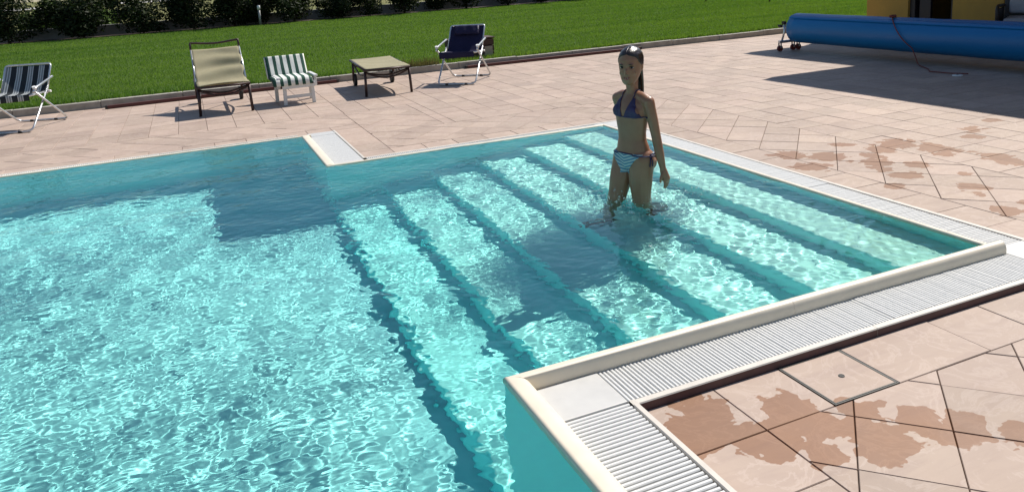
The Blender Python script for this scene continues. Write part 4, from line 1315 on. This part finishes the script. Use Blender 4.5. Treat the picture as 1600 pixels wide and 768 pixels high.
# ------------------------------------------------------------------ the girl on the stairs
from mathutils.bvhtree import BVHTree
def skin_mat():
    t = NT('tanned_skin')
    oc = t.objc()
    n = t.noise(9, 4, .6, oc); n2 = t.noise(120, 3, .6, oc)
    c = t.mix(t.maprange(n, .3, .7), (0.25, 0.115, 0.066, 1), (0.31, 0.150, 0.088, 1))
    t.bump(n2, .08, .002)
    t.b.inputs['Subsurface Weight'].default_value = .12
    t.b.inputs['Subsurface Radius'].default_value = (.8, .3, .15)
    t.b.inputs['Subsurface Scale'].default_value = .01
    return t.fin(c, t.maprange(n2, .3, .7, .30, .45), 0, .5)
M_SKIN = skin_mat()
def hair_mat():
    t = NT('wet_dark_hair')
    oc = t.objc()
    n = t.noise(60, 4, .6, t.scalev(oc, (1.0, 1.0, .07)))
    c = t.mix(t.maprange(n, .3, .7), (0.010, 0.006, 0.005, 1), (0.028, 0.016, 0.012, 1))
    t.bump(n, .7, .006)
    return t.fin(c, .28, 0, .6)
M_HAIR = hair_mat()
M_SUIT = simple('violet_navy_fabric', (0.030, 0.018, 0.075), 0.6, 0, .2, 50, .2)
def bottoms_mat():
    t = NT('striped_fabric')
    oc = t.objc()
    sx = t.n('ShaderNodeSeparateXYZ'); t.set(sx.inputs[0], oc)
    f = t.math('FRACT', t.math('MULTIPLY', t.math('ADD', sx.outputs[2], t.math('MULTIPLY', t.math('ABSOLUTE', sx.outputs[0]), -.35)), 55.0))
    c = t.ramp(f, [(0, (0.10, 0.22, 0.33, 1)), (.5, (.42, .50, .50, 1))], 'CONSTANT')
    return t.fin(c, .6, 0, .3)
M_STRIPE = bottoms_mat()

def ring_loft(bm, secs, n=28, axis_fix=None, M=None):
    rows = []
    for (cx, cy, z, rx, ry) in secs:
        row = []
        for k in range(n):
            a = 2 * math.pi * k / n
            v = Vector((cx + rx * math.cos(a), cy + ry * math.sin(a), z))
            row.append(bm.verts.new(M @ v if M else v))
        rows.append(row)
    for A, B in zip(rows, rows[1:]):
        for k in range(n): bm.faces.new((A[k], A[(k + 1) % n], B[(k + 1) % n], B[k]))
    bm.faces.new(rows[0][::-1]); bm.faces.new(rows[-1])
def blob(bm, c, r, M=None):
    g = bmesh.ops.create_icosphere(bm, subdivisions=3, radius=1)
    for v in g['verts']:
        p = Vector((c[0] + v.co.x * r[0], c[1] + v.co.y * r[1], c[2] + v.co.z * r[2]))
        v.co = M @ p if M else p
def limb(bm, pts, rs, flat=None):
    # smooth the polyline so that joints bend softly
    P = [Vector(p) for p in pts]; out, ro = [], []
    n = len(P)
    for i in range(n - 1):
        p0, p1, p2, p3 = P[max(i - 1, 0)], P[i], P[i + 1], P[min(i + 2, n - 1)]
        for k in range(6):
            t = k / 6
            out.append(.5 * ((2 * p1) + (p2 - p0) * t + (2 * p0 - 5 * p1 + 4 * p2 - p3) * t * t + (3 * p1 - p0 - 3 * p2 + p3) * t ** 3))
            ro.append(rs[i] + (rs[i + 1] - rs[i]) * (t * t * (3 - 2 * t)))
    out.append(P[-1]); ro.append(rs[-1])
    add_tube(bm, out, ro, 16, True, flat)
    blob(bm, out[0], (ro[0],) * 3); blob(bm, out[-1], (ro[-1],) * 3)

HEADM = Matrix.Translation((0.004, -0.004, 1.2475)) @ Matrix.Rotation(rad(27), 4, 'Z') @ Matrix.Rotation(rad(4), 4, 'X')
bm = bmesh.new()
# trunk
ring_loft(bm, [(0, .004, .635, .050, .045), (0, .004, .66, .098, .072), (0, .004, .70, .117, .080), (0, .003, .735, .119, .078), (0, -.001, .775, .112, .070), (0, -.005, .82, .098, .061), (0, -.006, .86, .098, .061),
               (0, -.006, .91, .107, .067), (0, -.004, .96, .115, .072), (0, -.001, 1.00, .117, .071), (0, .005, 1.035, .112, .062), (0, .010, 1.062, .086, .050), (0, .012, 1.085, .052, .040), (0, .010, 1.105, .038, .036)], 32)
limb(bm, [(0, .012, 1.05), (0, .006, 1.10), (.003, -.002, 1.18)], [.040, .0345, .036])          # neck
for s in (-1, 1):
    blob(bm, (s * .062, .052, .685), (.060, .050, .062))                                          # seat
    limb(bm, [(s * .030, .008, 1.075), (s * .085, .010, 1.062), (s * .122, .008, 1.045)], [.030, .034, .036])   # shoulder line
    blob(bm, (s * .060, -.050, .985), (.040, .022, .036))
# left arm, hanging just behind the hip
limb(bm, [(.124, .008, 1.045), (.142, .016, .96), (.160, .028, .845), (.174, .034, .76), (.188, .046, .665)], [.036, .0315, .0275, .0265, .0185])
# right arm swung back behind the trunk
limb(bm, [(-.124, .008, 1.045), (-.128, .040, .96), (-.120, .085, .855), (-.105, .085, .77), (-.085, .070, .69)], [.036, .0315, .0275, .0265, .0185])
# legs: right foot a little ahead
limb(bm, [(.066, .004, .70), (.063, -.008, .60), (.062, -.006, .47), (.058, .010, .375), (.048, .090, .30), (.036, .170, .245), (.028, .212, .212)], [.077, .070, .056, .045, .044, .036, .026])
limb(bm, [(-.066, .004, .70), (-.070, -.030, .60), (-.080, -.065, .47), (-.092, -.090, .365), (-.118, -.100, .26), (-.126, -.095, .14), (-.130, -.092, .055)], [.077, .070, .056, .045, .044, .036, .026])
for (x, y, o, z0) in ((.028, .20, .10, .152), (-.130, -.092, -.14, 0.0)):
    limb(bm, [(x, y + .022, z0 + .030), (x + o * .1, y - .04, z0 + .032), (x + o * .3, y - .10, z0 + .020), (x + o * .4, y - .145, z0 + .012)], [.027, .028, .024, .013], (1.25, .8))
    for k in range(5):
        q = (k - 2) * .013 * (1 if o > 0 else -1)
        limb(bm, [(x + o * .34 + q, y - .125 + abs(k - 1) * .004, z0 + .013), (x + o * .42 + q, y - .168 + k * .006, z0 + .009)], [.0085, .0065])
# hands with five separate fingers
def hand(wrist, d, palm_n, s):
    wrist = Vector(wrist); d = Vector(d).normalized(); pn = Vector(palm_n); pn = (pn - d * pn.dot(d)).normalized(); sd = d.cross(pn) * s
    limb(bm, [wrist - d * .005, wrist + d * .02, wrist + d * .058], [.017, .022, .026], None)
    for k, (L, off) in enumerate(((.050, -1.45), (.058, -.5), (.054, .5), (.042, 1.45))):
        b = wrist + d * .060 + sd * off * .0135
        fan = sd * off * .10
        p1 = b + (d + fan).normalized() * L * .45; p2 = p1 + (d + fan + pn * .35).normalized() * L * .32; p3 = p2 + (d + fan + pn * .75).normalized() * L * .25
        limb(bm, [b, p1, p2, p3], [.0078, .0070, .0064, .0052])
    b = wrist + d * .022 - sd * .018
    limb(bm, [b, b + (d * .75 - sd * .75 + pn * .2).normalized() * .028, b + (d * .95 - sd * .55 + pn * .3).normalized() * .052], [.0095, .0085, .0062])
hand((.188, .047, .660), (.16, .20, -1), (-1, -.3, 0), 1)
hand((-.085, .070, .685), (.25, -.1, -1), (.4, 1, 0), 1)
# head with brow, nose, lips, chin and ears
ring_loft(bm, [(0, -.052, -.103, .016, .013), (0, -.049, -.097, .029, .025), (0, -.041, -.084, .040, .039), (0, -.028, -.066, .0505, .055), (0, -.014, -.044, .058, .0685), (0, -.004, -.018, .0635, .079),
               (0, .002, .012, .0675, .086), (0, .005, .042, .068, .088), (0, .008, .070, .059, .079), (0, .009, .090, .044, .060), (0, .009, .102, .025, .036), (0, .009, .1075, .008, .012)], 32, None, HEADM)
def hb(c, r): blob(bm, c, r, HEADM)
hb((0, -.084, -.020), (.0085, .010, .017)); hb((0, -.086, -.030), (.0095, .0095, .0075)); hb((-.008, -.082, -.032), (.0055, .008, .005)); hb((.008, -.082, -.032), (.0055, .008, .005))
hb((0, -.074, -.0555), (.019, .0095, .0045)); hb((0, -.072, -.0645), (.017, .010, .005)); hb((0, -.058, -.092), (.015, .012, .012))
for s in (-1, 1):
    hb((s * .031, -.056, -.032), (.020, .0145, .019))
    hb((s * .025, -.076, .019), (.020, .010, .006))
    hb((s * .0645, .010, -.006), (.006, .014, .024))
limb(bm, [HEADM @ Vector((0, .012, -.06)), Vector((0, .006, 1.10))], [.036, .034])
me = bpy.data.meshes.new('body_base'); bm.to_mesh(me); bm.free()
tmp = link(bpy.data.objects.new('body_base', me))
m = tmp.modifiers.new('r', 'REMESH'); m.mode = 'VOXEL'; m.voxel_size = .0036; m.adaptivity = 0
m2 = tmp.modifiers.new('s', 'SMOOTH'); m2.iterations = 5; m2.factor = .5
dg = bpy.context.evaluated_depsgraph_get()
body_me = bpy.data.meshes.new_from_object(tmp.evaluated_get(dg))
bpy.data.objects.remove(tmp); bpy.data.meshes.remove(me)
body_me.name = 'body'
# sink the eye sockets, lift the smile corners
HI = HEADM.inverted()
for v in body_me.vertices:
    if v.co.z > 1.12:
        q = HI @ v.co
        if q.y < -.03:
            dq = 0
            for s in (-1, 1):
                dq += .0075 * math.exp(-(((q.x - s * .0275) / .013) ** 2 + ((q.z - .003) / .009) ** 2))
            dq += .0035 * math.exp(-((q.x / .017) ** 2 + ((q.z + .060) / .0022) ** 2))
            q.y += dq
            v.co = HEADM @ q
body_me.materials.clear(); body_me.materials.append(M_SKIN)
body_me.polygons.foreach_set('use_smooth', [True] * len(body_me.polygons)); body_me.update()
RZG = rad(-168 + 90)
girl = tag(empty('person', (1.475, 1.515, ZW - 3 * STEP_D), RZG), 'slim girl with long wet dark hair and blue swimwear standing knee-deep on the pool stairs', 'person')
bo = obj('body', body_me, None, girl)
bmb = bmesh.new(); bmb.from_mesh(body_me); bmb.faces.ensure_lookup_table()
bvh = BVHTree.FromBMesh(bmb)
def surf(p, off=.003):
    c, n, i, d = bvh.find_nearest(Vector(p))
    return c + n * off
def patch(name, test, off, mat):
    nb = bmesh.new(); mp = {}
    for f in bmb.faces:
        c = f.calc_center_median()
        if test(c, f.normal):
            vs = []
            for v in f.verts:
                if v.index not in mp: mp[v.index] = nb.verts.new(v.co + v.normal * off)
                vs.append(mp[v.index])
            nb.faces.new(vs).smooth = True
    o = obj(name, nb, mat, girl)
    mm = o.modifiers.new('t', 'SOLIDIFY'); mm.thickness = off * .9; mm.offset = -1
    return o
bmb.verts.index_update()
def t_top(c, n):
    if n.y > .35 or c.y > .0 or not (.955 < c.z < 1.062): return False
    t = (1.062 - c.z) / .100
    for s in (-1, 1):
        if abs(c.x - s * (.058 - .006 * (1 - t))) < .006 + .043 * t: return True
    return False
patch('swim_top', t_top, .0035, M_SUIT)
def t_bot(c, n):
    if not (.625 < c.z < .742) or abs(c.x) > .13: return False
    t = (c.z - .640) / .10
    lim = .030 + .085 * max(0, t) ** 1.3 if c.y < .01 else .045 + .085 * max(0, t) ** .8
    return abs(c.x) < lim
patch('swim_bottom', t_bot, .0035, M_STRIPE)
def strap(name, pts, r, off=.003):
    P = []
    pts = [Vector(p) for p in pts]
    for a, b in zip(pts, pts[1:]):
        for k in range(6): P.append(surf(a.lerp(b, k / 6), off))
    P.append(surf(pts[-1], off))
    return tube(name, P, r, M_SUIT, girl, 6)
strap('waist_string', [(.14 * math.sin(a), -.10 * math.cos(a), .740 + .006 * math.cos(2 * a)) for a in [2 * math.pi * k / 28 for k in range(29)]], .0038)
strap('chest_string', [(.14 * math.sin(a), -.09 * math.cos(a), .960) for a in [2 * math.pi * k / 28 for k in range(29)]], .0028)
for s in (-1, 1):
    strap('neck_string', [(s * .052, -.07, 1.06), (s * .050, -.04, 1.085), (s * .042, .0, 1.10), (s * .028, .05, 1.10), (0, .06, 1.10)], .0026)
hp_ = surf((.14, .0, .740), .004)
for k, (dx, dy, dz) in enumerate(((.014, .020, -.012), (.012, -.016, -.010))):
    P = [hp_, hp_ + Vector((.012, dy * .6, .012)), hp_ + Vector((dx + .008, dy * 1.4, .002)), hp_ + Vector((dx, dy, dz)), hp_ + Vector((.004, 0, -.003))]
    tube('bow_loop', arc_pts(P, .01, 4), .0034, M_SUIT, girl, 6)
for dy in (.006, -.008): tube('string_end', [hp_, hp_ + Vector((.010, dy, -.03)), hp_ + Vector((.008, dy * 1.6, -.065))], [.0034, .003, .0036], M_SUIT, girl, 6)
# face details
def hp3(x, y, z): return HEADM @ Vector((x, y, z))
M_EYE = simple('eye_white', (.30, .27, .25), .3, 0, .02); M_IRIS = simple('dark_iris', (.015, .010, .008), .15, 0, .1); M_LIP = simple('lips', (.24, .065, .055), .45, 0, .1, 60); M_TEETH = simple('teeth', (.42, .38, .34), .3, 0, .03)
HR = HEADM.to_3x3()
for s in (-1, 1):
    b_ = bmesh.new(); blob(b_, (s * .0285, -.0665, .002), (.0125, .0098, .0056), HEADM)
    for f in b_.faces: f.smooth = True
    eye = obj('eye', b_, M_EYE, girl)
    b_ = bmesh.new(); blob(b_, (s * .0285 + .001, -.0736, .002), (.0070, .0042, .0060), HEADM)
    for f in b_.faces: f.smooth = True
    obj('iris', b_, M_IRIS, eye)
    P = [surf(hp3(s * (.014 + .030 * k / 7), -.09, .0185 + .0045 * math.sin(math.pi * k / 7 * .8)), .0012) for k in range(8)]
    tube('eyebrow', P, [.0016, .0026, .0028, .0027, .0025, .0021, .0017, .001], M_HAIR, girl, 6)
    P = [hp3(s * (.0155 + .024 * k / 7), -.0755 + .006 * (k / 7) ** 2, .0035 + .0052 * math.sin(math.pi * k / 7)) for k in range(8)]
    tube('eyelid', P, .0019, M_IRIS, eye, 6)
P = [surf(hp3((-1 + 2 * k / 12) * .0255, -.09, -.0615 + .0060 * abs(-1 + 2 * k / 12) ** 1.6), .0004) for k in range(13)]
mo = tube('mouth', P, [.001, .0024, .0036, .0042, .0045, .0047, .0047, .0047, .0045, .0042, .0036, .0024, .001], M_LIP, girl, 8)
P = [surf(hp3((-1 + 2 * k / 8) * .0165, -.09, -.0607 + .0030 * abs(-1 + 2 * k / 8) ** 1.6), .0022) for k in range(9)]
tube('teeth', P, [.0006] + [.0014] * 7 + [.0006], M_TEETH, mo, 6)
# hair: slicked-back cap and a long wet fall down the back
hb_ = bmesh.new()
n1, n2 = 44, 30
rows = []
secs = [(-.075, .020, .050, .060), (-.045, .010, .0585, .0735), (-.018, .002, .0655, .0835), (.012, .006, .0695, .0905), (.042, .008, .0705, .0925), (.070, .010, .0635, .0840), (.090, .010, .0485, .0655), (.103, .010, .030, .042), (.1125, .010, .010, .014)]
zs = [q[0] for q in secs]
for z in np.linspace(-.075, .1125, 34):
    cy, rx, ry = (float(np.interp(z, zs, [q[c] for q in secs])) for c in (1, 2, 3))
    # open towards the face below the hairline, which arches over the brow
    if z < -.02: a_open = rad(104)
    elif z < .030: a_open = rad(104 - 44 * (z + .02) / .05)
    elif z < .074: a_open = rad(60 * math.sqrt(max(0, 1 - ((z - .030) / .044) ** 2)))
    else: a_open = 0
    row = []
    for k in range(n1 + 1):
        a = -math.pi / 2 + a_open + (2 * math.pi - 2 * a_open) * k / n1
        wv = 1 + .012 * math.sin(a * 23) + .008 * math.sin(a * 41 + z * 60)
        row.append(hb_.verts.new(HEADM @ Vector((rx * wv * math.cos(a), cy + ry * wv * math.sin(a), z))))
    rows.append(row)
for A, B in zip(rows, rows[1:]):
    for k in range(n1): hb_.faces.new((A[k], A[k + 1], B[k + 1], B[k])).smooth = True
hb_.faces.new(rows[-1])
ho = obj('hair', hb_, M_HAIR, girl)
mm = ho.modifiers.new('t', 'SOLIDIFY'); mm.thickness = .010; mm.offset = -1
hb_ = bmesh.new()
for k in range(22):
    u = (k - 10.5) / 10.5
    x0 = .052 * math.sin(u * 1.45); y0 = .012 + .074 * math.cos(u * 1.45)
    P = [HEADM @ Vector((x0, y0, .03)), HEADM @ Vector((x0 * .98, y0 + .004, -.04)), HEADM @ Vector((x0 * .75 + .006, .072 * math.cos(u) + .016, -.10)), HEADM @ Vector((x0 * .50 + .012, .074, -.155)), HEADM @ Vector((x0 * .35 + .020 + .004 * math.sin(k * 3), .068 + .004 * math.cos(k * 5), -.195 - .02 * math.cos(k * 2.1)))]
    add_tube(hb_, arc_pts(P, .03, 3), [.0125] * 1 + [.012] * 12 + [.004] if False else .0095, 7)
obj('hair_lock', hb_, M_HAIR, ho)
bmb.free()

# ------------------------------------------------------------------ splash drops round her legs
M_DROP = NT('water_drop'); g = M_DROP.n('ShaderNodeBsdfGlass'); g.inputs['IOR'].default_value = 1.333; M_DROP.t.links.new(g.outputs[0], M_DROP.out.inputs['Surface']); M_DROP.t.nodes.remove(M_DROP.b)
bm = bmesh.new()
r = np.random.default_rng(4)
for i in range(420):
    a = r.random() * 6.28; d = .09 + .46 * r.random() ** 1.3
    x, y = GIRL[0] + math.cos(a) * d, GIRL[1] + math.sin(a) * d * .8
    z = ZW + .006 + (.10 * r.random() ** 2.5) * math.exp(-d * 1.5); s = .0022 + .0042 * r.random() ** 2
    g_ = bmesh.ops.create_icosphere(bm, subdivisions=1, radius=s)
    for v in g_['verts']: v.co = Vector((x + v.co.x, y + v.co.y, z + v.co.z * 1.3))
for f in bm.faces: f.smooth = True
tag(obj('splash', bm, M_DROP.m), 'fine drops splashing up round the legs of the girl', 'splash', kind='stuff')
